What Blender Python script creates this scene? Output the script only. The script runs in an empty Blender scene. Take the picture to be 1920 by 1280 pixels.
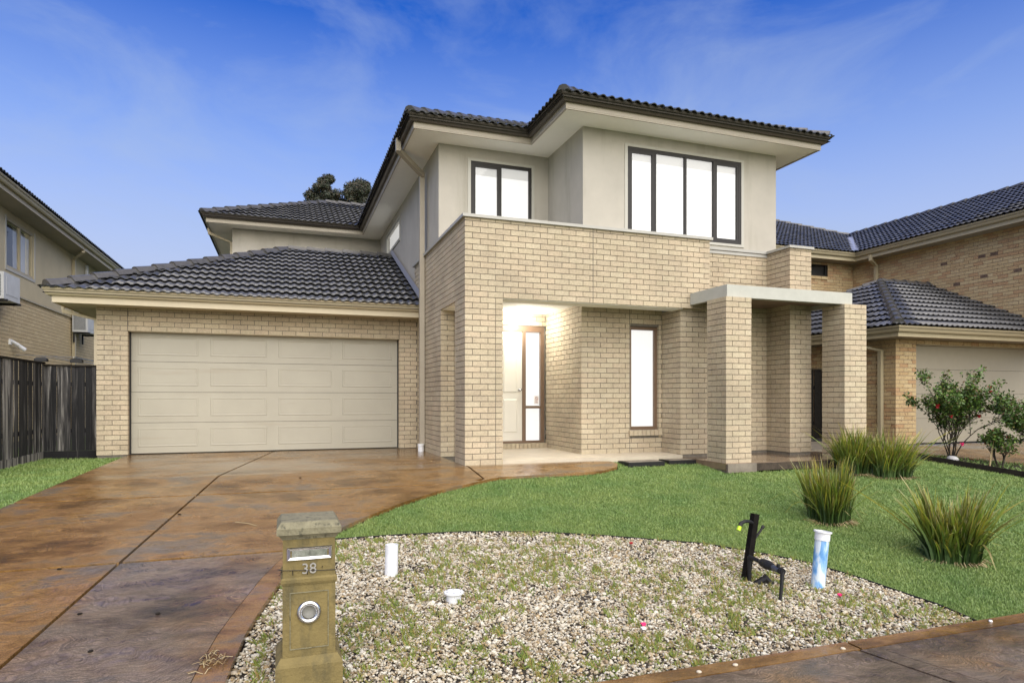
import bpy, bmesh, math, random
import numpy as np
from mathutils import Vector, Matrix
R = math.radians
random.seed(7); rng = np.random.default_rng(7)
SC = bpy.context.scene; COL = SC.collection
# ------------------------------------------------------------------ camera
H_CAM = 0.976
cam_d = bpy.data.cameras.new('camera'); cam = bpy.data.objects.new('camera', cam_d); COL.objects.link(cam)
cam_d.sensor_width = 36; cam_d.lens = 1210/1920*36; cam_d.shift_y = 108/1920
cam_d.clip_start = .05; cam_d.clip_end = 2000
cam.location = (0, 0, H_CAM); cam.rotation_euler = (R(90), 0, R(-19.48)); SC.camera = cam
SC.render.resolution_x = 1024; SC.render.resolution_y = 682
# ------------------------------------------------------------------ sky
SUN_EL, SUN_AZ = 44, 178        # azimuth clockwise from +Y: behind the camera and a little to the left
W = bpy.data.worlds.new('World'); SC.world = W; W.use_nodes = True
nt = W.node_tree; nt.nodes.clear()
def N(nt, t, **k):
    n = nt.nodes.new(t)
    for a, b in k.items():
        if a.startswith('i_'): n.inputs[a[2:].replace('_', ' ')].default_value = b
        elif a.startswith('n_'): n.inputs[int(a[2:])].default_value = b
        else: setattr(n, a, b)
    return n
def L(nt, a, b): nt.links.new(a, b)
sky = N(nt, 'ShaderNodeTexSky', sky_type='NISHITA', sun_disc=False, sun_elevation=R(SUN_EL), sun_rotation=R(SUN_AZ), air_density=1.0, dust_density=.3, ozone_density=4.0)
tc = N(nt, 'ShaderNodeTexCoord'); sep = N(nt, 'ShaderNodeSeparateXYZ'); L(nt, tc.outputs['Generated'], sep.inputs[0])
grad = N(nt, 'ShaderNodeValToRGB'); L(nt, sep.outputs['Z'], grad.inputs[0])
cr = grad.color_ramp; cr.elements[0].position = 0.0; cr.elements[0].color = (.56, .60, .80, 1)
cr.elements[1].position = .52; cr.elements[1].color = (.02, .31, .86, 1)
e = cr.elements.new(.16); e.color = (.42, .58, .95, 1)
e = cr.elements.new(.34); e.color = (.08, .46, .98, 1)
mul = N(nt, 'ShaderNodeMix', data_type='RGBA', blend_type='MULTIPLY'); mul.inputs[0].default_value = 1
L(nt, sky.outputs[0], mul.inputs[6]); L(nt, grad.outputs[0], mul.inputs[7])
mp = N(nt, 'ShaderNodeMapping'); mp.inputs['Scale'].default_value = (1.3, 1.3, 3.2); L(nt, tc.outputs['Generated'], mp.inputs[0])
cn = N(nt, 'ShaderNodeTexNoise', i_Scale=2.6, i_Detail=8.0, i_Roughness=.6, i_Distortion=.45); L(nt, mp.outputs[0], cn.inputs['Vector'])
cr2 = N(nt, 'ShaderNodeValToRGB'); L(nt, cn.outputs[0], cr2.inputs[0])
cr2.color_ramp.elements[0].position = .47; cr2.color_ramp.elements[0].color = (0, 0, 0, 1)
cr2.color_ramp.elements[1].position = .72; cr2.color_ramp.elements[1].color = (.42, .42, .42, 1)
mix = N(nt, 'ShaderNodeMix', data_type='RGBA'); L(nt, cr2.outputs[0], mix.inputs[0]); 
hz = N(nt, 'ShaderNodeValToRGB'); L(nt, sep.outputs['Z'], hz.inputs[0]); h_ = hz.color_ramp
h_.elements[0].position = 0.0; h_.elements[0].color = (1, 1, 1, 1); h_.elements[1].position = .52; h_.elements[1].color = (.0, .0, .0, 1)
e = h_.elements.new(.17); e.color = (.96,.96,.96,1); e = h_.elements.new(.33); e.color = (.52,.52,.52,1)
hm = N(nt, 'ShaderNodeMix', data_type='RGBA'); L(nt, hz.outputs[0], hm.inputs[0]); L(nt, mul.outputs[2], hm.inputs[6]); hm.inputs[7].default_value = (2.35, 2.75, 3.8, 1)
L(nt, hm.outputs[2], mix.inputs[6]); mix.inputs[7].default_value = (2.0, 2.5, 3.5, 1)
bg = N(nt, 'ShaderNodeBackground', i_Strength=.12); L(nt, mix.outputs[2], bg.inputs[0])
wo = N(nt, 'ShaderNodeOutputWorld'); L(nt, bg.outputs[0], wo.inputs[0])
# ------------------------------------------------------------------ sun, exposure
sd = bpy.data.lights.new('sun', 'SUN'); sd.energy = 3.9; sd.angle = R(95); sd.color = (1, .90, .70)
so = bpy.data.objects.new('sun', sd); COL.objects.link(so)
v = Vector((math.sin(R(SUN_AZ))*math.cos(R(SUN_EL)), math.cos(R(SUN_AZ))*math.cos(R(SUN_EL)), math.sin(R(SUN_EL))))
so.rotation_euler = v.to_track_quat('Z', 'Y').to_euler()
VS = SC.view_settings; VS.view_transform = 'Standard'; VS.look = 'None'; VS.gamma = 1; VS.use_curve_mapping = False; VS.exposure = .86

# ------------------------------------------------------------------ materials
MATS = {}
def mat(name, col, rough=.7, var=0, vscale=6, bump=0, bscale=60, rnd=None, spec=.5, metal=0, cols=None, detail=4, emis=None, streak=None, coat=0, grime=0):
    """procedural material; col base colour, cols = palette picked at random per piece, var = noise mottling"""
    m = bpy.data.materials.new(name); m.use_nodes = True; t = m.node_tree; b = t.nodes['Principled BSDF']
    b.inputs['Roughness'].default_value = rough; b.inputs['Specular IOR Level'].default_value = spec; b.inputs['Metallic'].default_value = metal
    if coat: b.inputs['Coat Weight'].default_value = coat; b.inputs['Coat Roughness'].default_value = .15
    geo = N(t, 'ShaderNodeNewGeometry'); pos = geo.outputs['Position']
    if cols:
        r = N(t, 'ShaderNodeValToRGB'); r.color_ramp.interpolation = 'CONSTANT' if rnd == 'c' else 'LINEAR'
        el = r.color_ramp.elements; n = len(cols)
        for i, c in enumerate(cols):
            e = el[i] if i < 2 else el.new(i/n)
            e.position = i/n; e.color = (*c, 1)
        oi = N(t, 'ShaderNodeObjectInfo'); ad = N(t, 'ShaderNodeMath', operation='ADD'); L(t, oi.outputs['Random'], ad.inputs[0]); L(t, geo.outputs['Random Per Island'], ad.inputs[1])
        fr = N(t, 'ShaderNodeMath', operation='FRACT'); L(t, ad.outputs[0], fr.inputs[0]); L(t, fr.outputs[0], r.inputs[0]); c0 = r.outputs[0]
    else:
        rg = N(t, 'ShaderNodeRGB'); rg.outputs[0].default_value = (*col, 1); c0 = rg.outputs[0]
    if var:
        no = N(t, 'ShaderNodeTexNoise', i_Scale=vscale, i_Detail=detail, i_Roughness=.6); L(t, pos, no.inputs['Vector'])
        mr = N(t, 'ShaderNodeMapRange', n_1=.3, n_2=.7, n_3=1-var, n_4=1+var*.6); L(t, no.outputs[0], mr.inputs[0])
        mx = N(t, 'ShaderNodeMix', data_type='RGBA', blend_type='MULTIPLY'); mx.inputs[0].default_value = 1
        L(t, c0, mx.inputs[6]); L(t, mr.outputs[0], mx.inputs[7]); c0 = mx.outputs[2]
    if streak:   # (colour, scale vector, lo, hi): stains of their own shape
        scol, ssc, lo, hi = streak
        mpn = N(t, 'ShaderNodeMapping'); mpn.inputs['Scale'].default_value = ssc; L(t, pos, mpn.inputs[0])
        n2 = N(t, 'ShaderNodeTexNoise', i_Scale=1.0, i_Detail=6.0, i_Roughness=.6); L(t, mpn.outputs[0], n2.inputs['Vector'])
        r2 = N(t, 'ShaderNodeMapRange', n_1=lo, n_2=hi, n_3=0, n_4=1); L(t, n2.outputs[0], r2.inputs[0])
        mx = N(t, 'ShaderNodeMix', data_type='RGBA'); L(t, r2.outputs[0], mx.inputs[0]); L(t, c0, mx.inputs[6]); mx.inputs[7].default_value = (*scol, 1); c0 = mx.outputs[2]
    if grime:
        ng = N(t, 'ShaderNodeTexNoise', i_Scale=1.3, i_Detail=5.0, i_Roughness=.6); L(t, pos, ng.inputs['Vector'])
        mg = N(t, 'ShaderNodeMapRange', n_1=.35, n_2=.68, n_3=1.06, n_4=1-grime); L(t, ng.outputs[0], mg.inputs[0])
        mx = N(t, 'ShaderNodeMix', data_type='RGBA', blend_type='MULTIPLY'); mx.inputs[0].default_value = 1; L(t, c0, mx.inputs[6]); L(t, mg.outputs[0], mx.inputs[7]); c0 = mx.outputs[2]
    L(t, c0, b.inputs['Base Color'])
    if bump:
        nb = N(t, 'ShaderNodeTexNoise', i_Scale=bscale, i_Detail=5.0); L(t, pos, nb.inputs['Vector'])
        bp = N(t, 'ShaderNodeBump', i_Strength=bump, i_Distance=.01); L(t, nb.outputs[0], bp.inputs['Height']); L(t, bp.outputs[0], b.inputs['Normal'])
    if emis: b.inputs['Emission Color'].default_value = (*emis[0], 1); b.inputs['Emission Strength'].default_value = emis[1]
    MATS[name] = m; return m
BR = [(.475,.405,.285),(.455,.385,.265),(.50,.43,.305),(.46,.385,.27),(.44,.365,.255),(.485,.415,.29),(.47,.39,.27),(.43,.36,.255),(.485,.40,.28)]
mat('brick', None, .85, grime=.17, var=.18, vscale=45, bump=.5, bscale=160, cols=BR, streak=((.25,.17,.10), (140,140,140), .67, .74))
mat('mortar', (.15,.135,.11), .95, var=.25, vscale=20, bump=.3)
NB = [(.48,.365,.20),(.44,.325,.17),(.51,.40,.23),(.41,.29,.15),(.49,.38,.21),(.46,.34,.18),(.41,.265,.14)]
mat('brick_n', None, .9, var=.2, vscale=30, bump=.4, cols=NB, streak=((.13,.055,.03), (22,22,34), .61, .68))
LB = [(.56,.46,.29),(.53,.43,.265),(.59,.49,.31),(.54,.435,.27)]
mat('brick_l', None, .9, var=.15, vscale=30, cols=LB)
mat('mortar_g', (.19,.17,.145), .95, var=.2)
mat('stucco', (.42,.395,.34), .93, var=.11, vscale=1.3, bump=.35, bscale=90, streak=((.30,.285,.23), (2.6,2.6,.4), .52, .78))
mat('stucco_l', (.50,.44,.30), .93, var=.12, vscale=1.1, bump=.3, bscale=90)
mat('plaster', (.80,.79,.72), .9, var=.03)
mat('eave', (.87,.85,.78), .85, var=.02)
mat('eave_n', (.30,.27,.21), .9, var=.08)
mat('cream', (.52,.45,.31), .45, var=.06, vscale=3)
mat('cream_shaded', (.075,.062,.05), .4, var=.08, vscale=3)  # gutter cream with the shade of the upper eaves put into its colour
mat('cream_n', (.38,.33,.215), .45, var=.06, vscale=3)
mat('taupe', (.36,.32,.25), .5, var=.05)
mat('coping', (.36,.355,.32), .4, var=.08, vscale=4)
mat('beam', (.43,.435,.39), .75, var=.07, vscale=5, bump=.2, streak=((.26,.25,.2), (30,30,30), .72, .8))
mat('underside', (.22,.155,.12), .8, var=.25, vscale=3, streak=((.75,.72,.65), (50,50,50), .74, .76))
mat('garage_door', (.35,.33,.265), .5, var=.05, vscale=2, bump=.12, bscale=200, streak=((.31,.28,.215), (.6,.6,5), .6, .8))
mat('garage_door_n', (.29,.265,.205), .5, var=.04)
mat('tile', None, .25, var=.35, vscale=9, bump=.3, bscale=70, cols=[(.048,.050,.055),(.068,.070,.076),(.058,.060,.065),(.082,.084,.09)], spec=.75)
mat('tile_under', (.015,.015,.017), .9)
mat('cap', (.068,.066,.063), .33, var=.25, vscale=10, spec=.6)
mat('flashing', (.45,.46,.5), .35, metal=.6)
mat('frame_dark', (.028,.026,.025), .5, spec=.3)
mat('frame_brown', (.15,.095,.06), .4)
mat('white_pvc', (.72,.74,.76), .4, var=.1, vscale=15)
mat('white_trim', (.42,.41,.36), .5)
mat('door_white', (.66,.64,.57), .45)
mat('ac_white', (.52,.54,.55), .5, var=.08)
mat('ac_grille', (.10,.105,.11), .6)
mat('steel', (.60,.61,.63), .22, metal=1, var=.3, vscale=30)
mat('steel_dark', (.16,.17,.2), .35, metal=.8, var=.3, vscale=40)
mat('number_metal', (.30,.29,.27), .5, metal=.2)
mat('black_plastic', (.014,.014,.015), .45, spec=.25)
mat('black_wood', (.008,.007,.006), .7, var=.4, vscale=20, spec=.1)
mat('bright_room', (.22,.22,.21), .9, emis=((1,.985,.955), .50))
mat('room_band', (.25,.25,.24), .9, emis=((1,.985,.95), .28))
mat('lamp', (.9,.9,.88), .5, emis=((1,.96,.88), 7))
mat('dark_room', (.01,.011,.013), .6)
mat('sandstone', (.175,.135,.048), .85, var=.2, vscale=7, bump=.5, bscale=50, streak=((.075,.065,.030), (12,12,4), .48, .74), detail=7)
mat('sandstone_top', (.19,.175,.11), .8, var=.3, vscale=22, bump=.5, bscale=60, streak=((.045,.045,.03), (35,35,20), .55, .68), detail=7)
mat('porch_concrete', (.50,.44,.34), .55, var=.12, vscale=4)
mat('concrete', (.19,.165,.13), .6, var=.35, vscale=6, bump=.4)
mat('soil', (.055,.042,.030), .95, var=.5, vscale=9, bump=1, bscale=30)
mat('gravel_base', (.05,.04,.03), .95, var=.5, vscale=30, bump=1, bscale=40)
mat('ground', (.085,.12,.04), .95, var=.3, vscale=3, bump=.6, bscale=40)
mat('lawn', (.13,.20,.06), .95, var=.3, vscale=5, bump=.8, bscale=120)
mat('pebble', None, .6, var=.15, vscale=60, cols=[(.54,.51,.41),(.42,.36,.26),(.64,.62,.54),(.30,.23,.14),(.50,.46,.35),(.19,.13,.07),(.43,.36,.24),(.62,.59,.50),(.09,.075,.05),(.37,.27,.14),(.56,.53,.44)])
mat('road_surface', (.27,.26,.24), .9, var=.15, vscale=2)
mat('burnt', (.13,.085,.06), .9, var=.5, vscale=25)
mat('chrome', (.80,.81,.84), .10, metal=1, var=.15, vscale=40)
mat('tube_grey', (.27,.27,.25), .6)
mat('soil_stone', (.5,.5,.5), .8)
mat('straw', None, .8, cols=[(.36,.28,.14),(.22,.14,.06),(.12,.07,.03),(.45,.37,.21)])
mat('weed', None, .7, cols=[(.13,.20,.03),(.20,.24,.04),(.08,.14,.03),(.30,.26,.06),(.25,.17,.06),(.20,.26,.05)])
mat('stem', (.035,.028,.018), .8, var=.3, vscale=30)
mat('rose_leaf', None, .45, cols=[(.035,.07,.02),(.055,.11,.022),(.10,.19,.03),(.14,.22,.035),(.11,.06,.025),(.045,.09,.02),(.08,.15,.025)])
mat('petal_red', (.30,.006,.012), .5); mat('petal_pink', (.75,.03,.16), .5); mat('petal_coral', (.9,.14,.10), .5); mat('petal_lpink', (.8,.25,.33), .5)
mat('bark', (.08,.065,.05), .9, var=.4, vscale=8, bump=.8, bscale=20)
mat('tree_leaf', None, .6, cols=[(.016,.024,.012),(.025,.035,.015),(.04,.048,.022),(.05,.03,.015),(.012,.018,.01)])
mat('lime', (.45,.7,.02), .4)
mat('timber_dark', (.018,.015,.012), .8, spec=.15, var=.4, vscale=12, bump=.4)
mat('sticker', (.75,.73,.72), .6); mat('sticker_red', (.35,.12,.12), .6)
mat('paper', (.75,.75,.75), .7)

def blade_mat(name, low, high, tips):
    m = bpy.data.materials.new(name); m.use_nodes = True; t = m.node_tree; b = t.nodes['Principled BSDF']; b.inputs['Roughness'].default_value = .5
    geo = N(t, 'ShaderNodeNewGeometry'); uv = N(t, 'ShaderNodeUVMap'); sp = N(t, 'ShaderNodeSeparateXYZ'); L(t, uv.outputs[0], sp.inputs[0])
    def ramp(cs):
        r = N(t, 'ShaderNodeValToRGB'); el = r.color_ramp.elements
        for i, c in enumerate(cs):
            e = el[i] if i < 2 else el.new(i/len(cs))
            e.position = i/len(cs); e.color = (*c, 1)
        return r
    a = ramp(low); c = ramp(high); d = ramp(tips)
    for r in (a, c, d): L(t, geo.outputs['Random Per Island'], r.inputs[0])
    m1 = N(t, 'ShaderNodeMapRange', n_1=.25, n_2=.75, n_3=0, n_4=1); L(t, sp.outputs[1], m1.inputs[0])
    m2 = N(t, 'ShaderNodeMapRange', n_1=.8, n_2=.98, n_3=0, n_4=1); L(t, sp.outputs[1], m2.inputs[0])
    x1 = N(t, 'ShaderNodeMix', data_type='RGBA'); L(t, m1.outputs[0], x1.inputs[0]); L(t, a.outputs[0], x1.inputs[6]); L(t, c.outputs[0], x1.inputs[7])
    x2 = N(t, 'ShaderNodeMix', data_type='RGBA'); L(t, m2.outputs[0], x2.inputs[0]); L(t, x1.outputs[2], x2.inputs[6]); L(t, d.outputs[0], x2.inputs[7])
    ng = N(t, 'ShaderNodeTexNoise', i_Scale=1.7, i_Detail=5.0, i_Roughness=.65); L(t, geo.outputs['Position'], ng.inputs['Vector'])
    mg = N(t, 'ShaderNodeValToRGB'); L(t, ng.outputs[0], mg.inputs[0]); el = mg.color_ramp.elements
    el[0].position = .34; el[0].color = (.70, .82, .68, 1); el[1].position = .70; el[1].color = (1.25, 1.12, 1.0, 1)
    mm = N(t, 'ShaderNodeMix', data_type='RGBA', blend_type='MULTIPLY'); mm.inputs[0].default_value = 1; L(t, x2.outputs[2], mm.inputs[6]); L(t, mg.outputs[0], mm.inputs[7])
    L(t, mm.outputs[2], b.inputs['Base Color']); MATS[name] = m
blade_mat('strappy', [(.018,.04,.010),(.035,.075,.014),(.015,.03,.008),(.05,.10,.02)], [(.10,.16,.02),(.22,.25,.022),(.05,.10,.016),(.32,.30,.03),(.12,.10,.03),(.16,.22,.02)], [(.36,.34,.03),(.22,.11,.04),(.38,.34,.04),(.45,.38,.26)])
blade_mat('grass_blade', [(.13,.21,.055),(.15,.23,.065),(.12,.195,.05)], [(.185,.275,.082),(.20,.29,.09),(.17,.26,.075),(.23,.30,.105)], [(.21,.29,.09),(.24,.30,.11),(.19,.275,.08)])

def wood_mat():
    m = bpy.data.materials.new('fence_wood'); m.use_nodes = True; t = m.node_tree; b = t.nodes['Principled BSDF']; b.inputs['Roughness'].default_value = .85
    geo = N(t, 'ShaderNodeNewGeometry'); oi = N(t, 'ShaderNodeObjectInfo')
    m1 = N(t, 'ShaderNodeMapping'); m1.inputs['Scale'].default_value = (18, 18, .9); L(t, geo.outputs['Position'], m1.inputs[0])
    n = N(t, 'ShaderNodeTexNoise', i_Scale=1.0, i_Detail=8.0, i_Roughness=.65, i_Distortion=.6); L(t, m1.outputs[0], n.inputs['Vector'])
    ad = N(t, 'ShaderNodeMath', operation='MULTIPLY_ADD', n_1=.28, n_2=-.14); L(t, oi.outputs['Random'], ad.inputs[0])
    a2 = N(t, 'ShaderNodeMath', operation='ADD'); L(t, n.outputs[0], a2.inputs[0]); L(t, ad.outputs[0], a2.inputs[1])
    r = N(t, 'ShaderNodeValToRGB'); L(t, a2.outputs[0], r.inputs[0]); el = r.color_ramp.elements
    el[0].position = .44; el[0].color = (.005, .005, .006, 1); el[1].position = .66; el[1].color = (.24, .23, .21, 1)
    e = el.new(.51); e.color = (.022, .021, .021, 1); e = el.new(.60); e.color = (.085, .08, .075, 1)
    L(t, r.outputs[0], b.inputs['Base Color'])
    bp = N(t, 'ShaderNodeBump', i_Strength=.5, i_Distance=.01); L(t, n.outputs[0], bp.inputs['Height']); L(t, bp.outputs[0], b.inputs['Normal'])
    MATS['fence_wood'] = m
wood_mat()
def drive_mat(name, amt, grey=0):
    m = bpy.data.materials.new(name); m.use_nodes = True; t = m.node_tree; b = t.nodes['Principled BSDF']
    geo = N(t, 'ShaderNodeNewGeometry'); P = geo.outputs['Position']
    w = N(t, 'ShaderNodeTexNoise', i_Scale=1.5, i_Detail=3.0, i_Roughness=.5); L(t, P, w.inputs['Vector'])
    # swirling stamp lines: position warped by low noise, stretched noise on top
    sc = N(t, 'ShaderNodeVectorMath', operation='SCALE'); sc.inputs['Scale'].default_value = 1.1; L(t, w.outputs['Color'], sc.inputs[0])
    ad = N(t, 'ShaderNodeVectorMath', operation='ADD'); L(t, P, ad.inputs[0]); L(t, sc.outputs[0], ad.inputs[1])
    mpn = N(t, 'ShaderNodeMapping'); mpn.inputs['Scale'].default_value = (11, 100, 1); mpn.inputs['Rotation'].default_value = (0, 0, .2); L(t, ad.outputs[0], mpn.inputs[0])
    ln = N(t, 'ShaderNodeTexNoise', i_Scale=1.0, i_Detail=6.0, i_Roughness=.6, i_Distortion=.5); L(t, mpn.outputs[0], ln.inputs['Vector'])
    mp2 = N(t, 'ShaderNodeMapping'); mp2.inputs['Scale'].default_value = (1.0, 1.9, 1); L(t, P, mp2.inputs[0])
    bl = N(t, 'ShaderNodeTexNoise', i_Scale=1.1, i_Detail=9.0, i_Roughness=.68); L(t, mp2.outputs[0], bl.inputs['Vector'])
    r = N(t, 'ShaderNodeValToRGB'); L(t, bl.outputs[0], r.inputs[0]); el = r.color_ramp.elements
    el[0].position = .30; el[0].color = (.050, .030, .013, 1); el[1].position = .72; el[1].color = (.135, .115, .095, 1)
    e = el.new(.42); e.color = (.135, .070, .020, 1); e = el.new(.52); e.color = (.235, .132, .046, 1); e = el.new(.60); e.color=(.150,.108,.066,1)
    mr = N(t, 'ShaderNodeMapRange', n_1=.35, n_2=.65, n_3=1-amt, n_4=1+amt*.7); L(t, ln.outputs[0], mr.inputs[0])
    mx = N(t, 'ShaderNodeMix', data_type='RGBA', blend_type='MULTIPLY'); mx.inputs[0].default_value = 1; L(t, r.outputs[0], mx.inputs[6]); L(t, mr.outputs[0], mx.inputs[7])
    fn = N(t, 'ShaderNodeTexNoise', i_Scale=140, i_Detail=2.0); L(t, P, fn.inputs['Vector'])
    mf = N(t, 'ShaderNodeMapRange', n_1=.3, n_2=.7, n_3=.68, n_4=1.25); L(t, fn.outputs[0], mf.inputs[0])
    m3 = N(t, 'ShaderNodeMix', data_type='RGBA', blend_type='MULTIPLY'); m3.inputs[0].default_value = 1; L(t, mx.outputs[2], m3.inputs[6]); L(t, mf.outputs[0], m3.inputs[7])
    if grey:   # greyer, less oxide-coloured pour
        gm = N(t, 'ShaderNodeMix', data_type='RGBA'); gn = N(t, 'ShaderNodeMapRange', n_1=.35, n_2=.55, n_3=.25, n_4=grey); L(t, w.outputs[0], gn.inputs[0]); L(t, gn.outputs[0], gm.inputs[0])
        hs = N(t, 'ShaderNodeHueSaturation', i_Saturation=.50, i_Value=.70); L(t, m3.outputs[2], hs.inputs['Color']); L(t, m3.outputs[2], gm.inputs[6]); L(t, hs.outputs[0], gm.inputs[7]); L(t, gm.outputs[2], b.inputs['Base Color'])
    else: L(t, m3.outputs[2], b.inputs['Base Color'])
    wet = N(t, 'ShaderNodeTexNoise', i_Scale=.55, i_Detail=5.0, i_Roughness=.55); L(t, P, wet.inputs['Vector'])
    rr = N(t, 'ShaderNodeMapRange', n_1=.44, n_2=.64, n_3=.08, n_4=.36); L(t, wet.outputs[0], rr.inputs[0]); L(t, rr.outputs[0], b.inputs['Roughness'])
    bs = N(t, 'ShaderNodeMapRange', n_1=.40, n_2=.62, n_3=.2, n_4=.9*amt/.35+.05); L(t, wet.outputs[0], bs.inputs[0])
    bp = N(t, 'ShaderNodeBump', i_Distance=.012); L(t, bs.outputs[0], bp.inputs['Strength']); L(t, ln.outputs[0], bp.inputs['Height']); L(t, bp.outputs[0], b.inputs['Normal'])
    b.inputs['Specular IOR Level'].default_value = .5
    MATS[name] = m
drive_mat('driveway', .30); drive_mat('driveway_grey', .42, .9); drive_mat('drive_band', .10)
def wet_mat():
    m = mat('wet_concrete', (.21,.15,.10), .08, var=.25, vscale=3, spec=.8); return m
wet_mat()
def pipe_mat():
    m = bpy.data.materials.new('painted_pipe'); m.use_nodes = True; t = m.node_tree; b = t.nodes['Principled BSDF']; b.inputs['Roughness'].default_value = .4
    g = N(t, 'ShaderNodeNewGeometry'); mpn = N(t, 'ShaderNodeMapping'); mpn.inputs['Scale'].default_value = (16, 16, 5); L(t, g.outputs['Position'], mpn.inputs[0])
    n = N(t, 'ShaderNodeTexNoise', i_Scale=1.0, i_Detail=5.0, i_Distortion=.5); L(t, mpn.outputs[0], n.inputs['Vector'])
    r = N(t, 'ShaderNodeValToRGB'); L(t, n.outputs[0], r.inputs[0]); el = r.color_ramp.elements
    el[0].position = .36; el[0].color = (.10, .28, .58, 1); el[1].position = .52; el[1].color = (.60, .69, .74, 1); e = el.new(.44); e.color = (.25,.45,.72,1)
    L(t, r.outputs[0], b.inputs['Base Color']); MATS['painted_pipe'] = m
pipe_mat()
def glass_mat():
    m = bpy.data.materials.new('glass'); m.use_nodes = True; t = m.node_tree; t.nodes.clear()
    tr = N(t, 'ShaderNodeBsdfTransparent'); gl = N(t, 'ShaderNodeBsdfGlossy', i_Roughness=.02); fr = N(t, 'ShaderNodeFresnel', i_IOR=1.5)
    gg = N(t, 'ShaderNodeNewGeometry'); fs = N(t, 'ShaderNodeMath', operation='SUBTRACT', n_0=1.0); L(t, gg.outputs['Backfacing'], fs.inputs[1])
    fm_ = N(t, 'ShaderNodeMath', operation='MULTIPLY'); L(t, fr.outputs[0], fm_.inputs[0]); L(t, fs.outputs[0], fm_.inputs[1])
    mx = N(t, 'ShaderNodeMixShader'); L(t, fm_.outputs[0], mx.inputs[0]); L(t, tr.outputs[0], mx.inputs[1]); L(t, gl.outputs[0], mx.inputs[2])
    o = N(t, 'ShaderNodeOutputMaterial'); L(t, mx.outputs[0], o.inputs[0]); MATS['glass'] = m
glass_mat()

# ------------------------------------------------------------------ helpers
def tag(o, label=None, cat=None, group=None, kind=None):
    if label: o['label'] = label
    if cat: o['category'] = cat
    if group: o['group'] = group
    if kind: o['kind'] = kind
    return o
def thing(name, loc, label, cat, group=None, rz=0):
    o = bpy.data.objects.new(name, None); COL.objects.link(o); o.location = loc; o.rotation_euler = (0, 0, rz); o.empty_display_size = .2
    return tag(o, label, cat, group)
LOCAL = set()
def put(name, me, parent=None, world=True):
    """world: mesh is in scene coordinates; first-level parts are shifted back so that they stay put"""
    o = bpy.data.objects.new(name, me); COL.objects.link(o)
    if parent is not None:
        o.parent = parent
        if world and parent.type == 'EMPTY': o.location = -Vector(parent.location)
    return o
class MB:
    def __init__(s): s.v = []; s.f = []; s.uv = None
    def box(s, x0, x1, y0, y1, z0, z1):
        n = len(s.v); s.v += [(x0,y0,z0),(x1,y0,z0),(x1,y1,z0),(x0,y1,z0),(x0,y0,z1),(x1,y0,z1),(x1,y1,z1),(x0,y1,z1)]
        s.f += [(n,n+3,n+2,n+1),(n+4,n+5,n+6,n+7),(n,n+1,n+5,n+4),(n+1,n+2,n+6,n+5),(n+2,n+3,n+7,n+6),(n+3,n,n+4,n+7)]; return s
    def poly(s, pts): n = len(s.v); s.v += [tuple(p) for p in pts]; s.f.append(tuple(range(n, n+len(pts)))); return s
    def loft(s, rings, cap=True, closed=True):
        n0 = len(s.v); k = len(rings[0])
        for r in rings: s.v += [tuple(p) for p in r]
        for i in range(len(rings)-1):
            for j in range(k if closed else k-1):
                a = n0+i*k+j; b = n0+i*k+(j+1) % k; s.f.append((a, b, b+k, a+k))
        if cap: s.f.append(tuple(n0+j for j in range(k))[::-1]); s.f.append(tuple(n0+(len(rings)-1)*k+j for j in range(k)))
        return s
    def tube(s, pts, rads, k=8, cap=True, square=False):
        pts = [Vector(p) for p in pts]; rings = []
        if not isinstance(rads, (list, tuple)): rads = [rads]*len(pts)
        for i, p in enumerate(pts):
            d = (pts[min(i+1, len(pts)-1)]-pts[max(i-1, 0)]).normalized()
            a = d.cross(Vector((0, 0, 1)) if abs(d.z) < .95 else Vector((1, 0, 0))).normalized(); b = d.cross(a)
            off = math.pi/4 if square else 0
            rings.append([p+(a*math.cos(off+2*math.pi*j/k)+b*math.sin(off+2*math.pi*j/k))*rads[i] for j in range(k)])
        return s.loft(rings, cap)
    def lathe(s, prof, c, axis='z', k=24, cap=True):
        rings = []
        for r, h in prof:
            ring = []
            for j in range(k):
                a = 2*math.pi*j/k
                if axis == 'z': ring.append((c[0]+r*math.cos(a), c[1]+r*math.sin(a), c[2]+h))
                else: ring.append((c[0]+r*math.cos(a), c[1]-h, c[2]+r*math.sin(a)))
            rings.append(ring)
        return s.loft(rings, cap)
    def mesh(s, name, m, smooth=False):
        me = bpy.data.meshes.new(name); me.from_pydata(s.v, [], s.f); me.validate()
        if m: me.materials.append(MATS[m])
        bm = bmesh.new(); bm.from_mesh(me); bmesh.ops.recalc_face_normals(bm, faces=bm.faces); bm.to_mesh(me); bm.free()
        if smooth: me.polygons.foreach_set('use_smooth', [True]*len(me.polygons)); 
        return me
    def build(s, name, m, parent=None, label=None, kind=None, smooth=False):
        o = put(name, s.mesh(name, m, smooth), parent)
        if label: o['label'] = label
        if kind: o['kind'] = kind
        return o
def np_mesh(name, V, F, m, uv=None, smooth=False):
    me = bpy.data.meshes.new(name); V = np.asarray(V, dtype=np.float32); F = np.asarray(F, dtype=np.int32); k = F.shape[1]
    me.vertices.add(len(V)); me.vertices.foreach_set('co', V.ravel())
    me.loops.add(F.size); me.loops.foreach_set('vertex_index', F.ravel())
    me.polygons.add(len(F)); me.polygons.foreach_set('loop_start', np.arange(len(F), dtype=np.int32)*k)
    if uv is not None:
        ul = me.uv_layers.new(name='UVMap'); ul.data.foreach_set('uv', np.asarray(uv, dtype=np.float32)[F.ravel()].ravel())
    me.update(calc_edges=True)
    me.polygons.foreach_set('use_smooth', np.full(len(F), smooth, dtype=bool))
    me.materials.append(MATS[m]); return me
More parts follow.
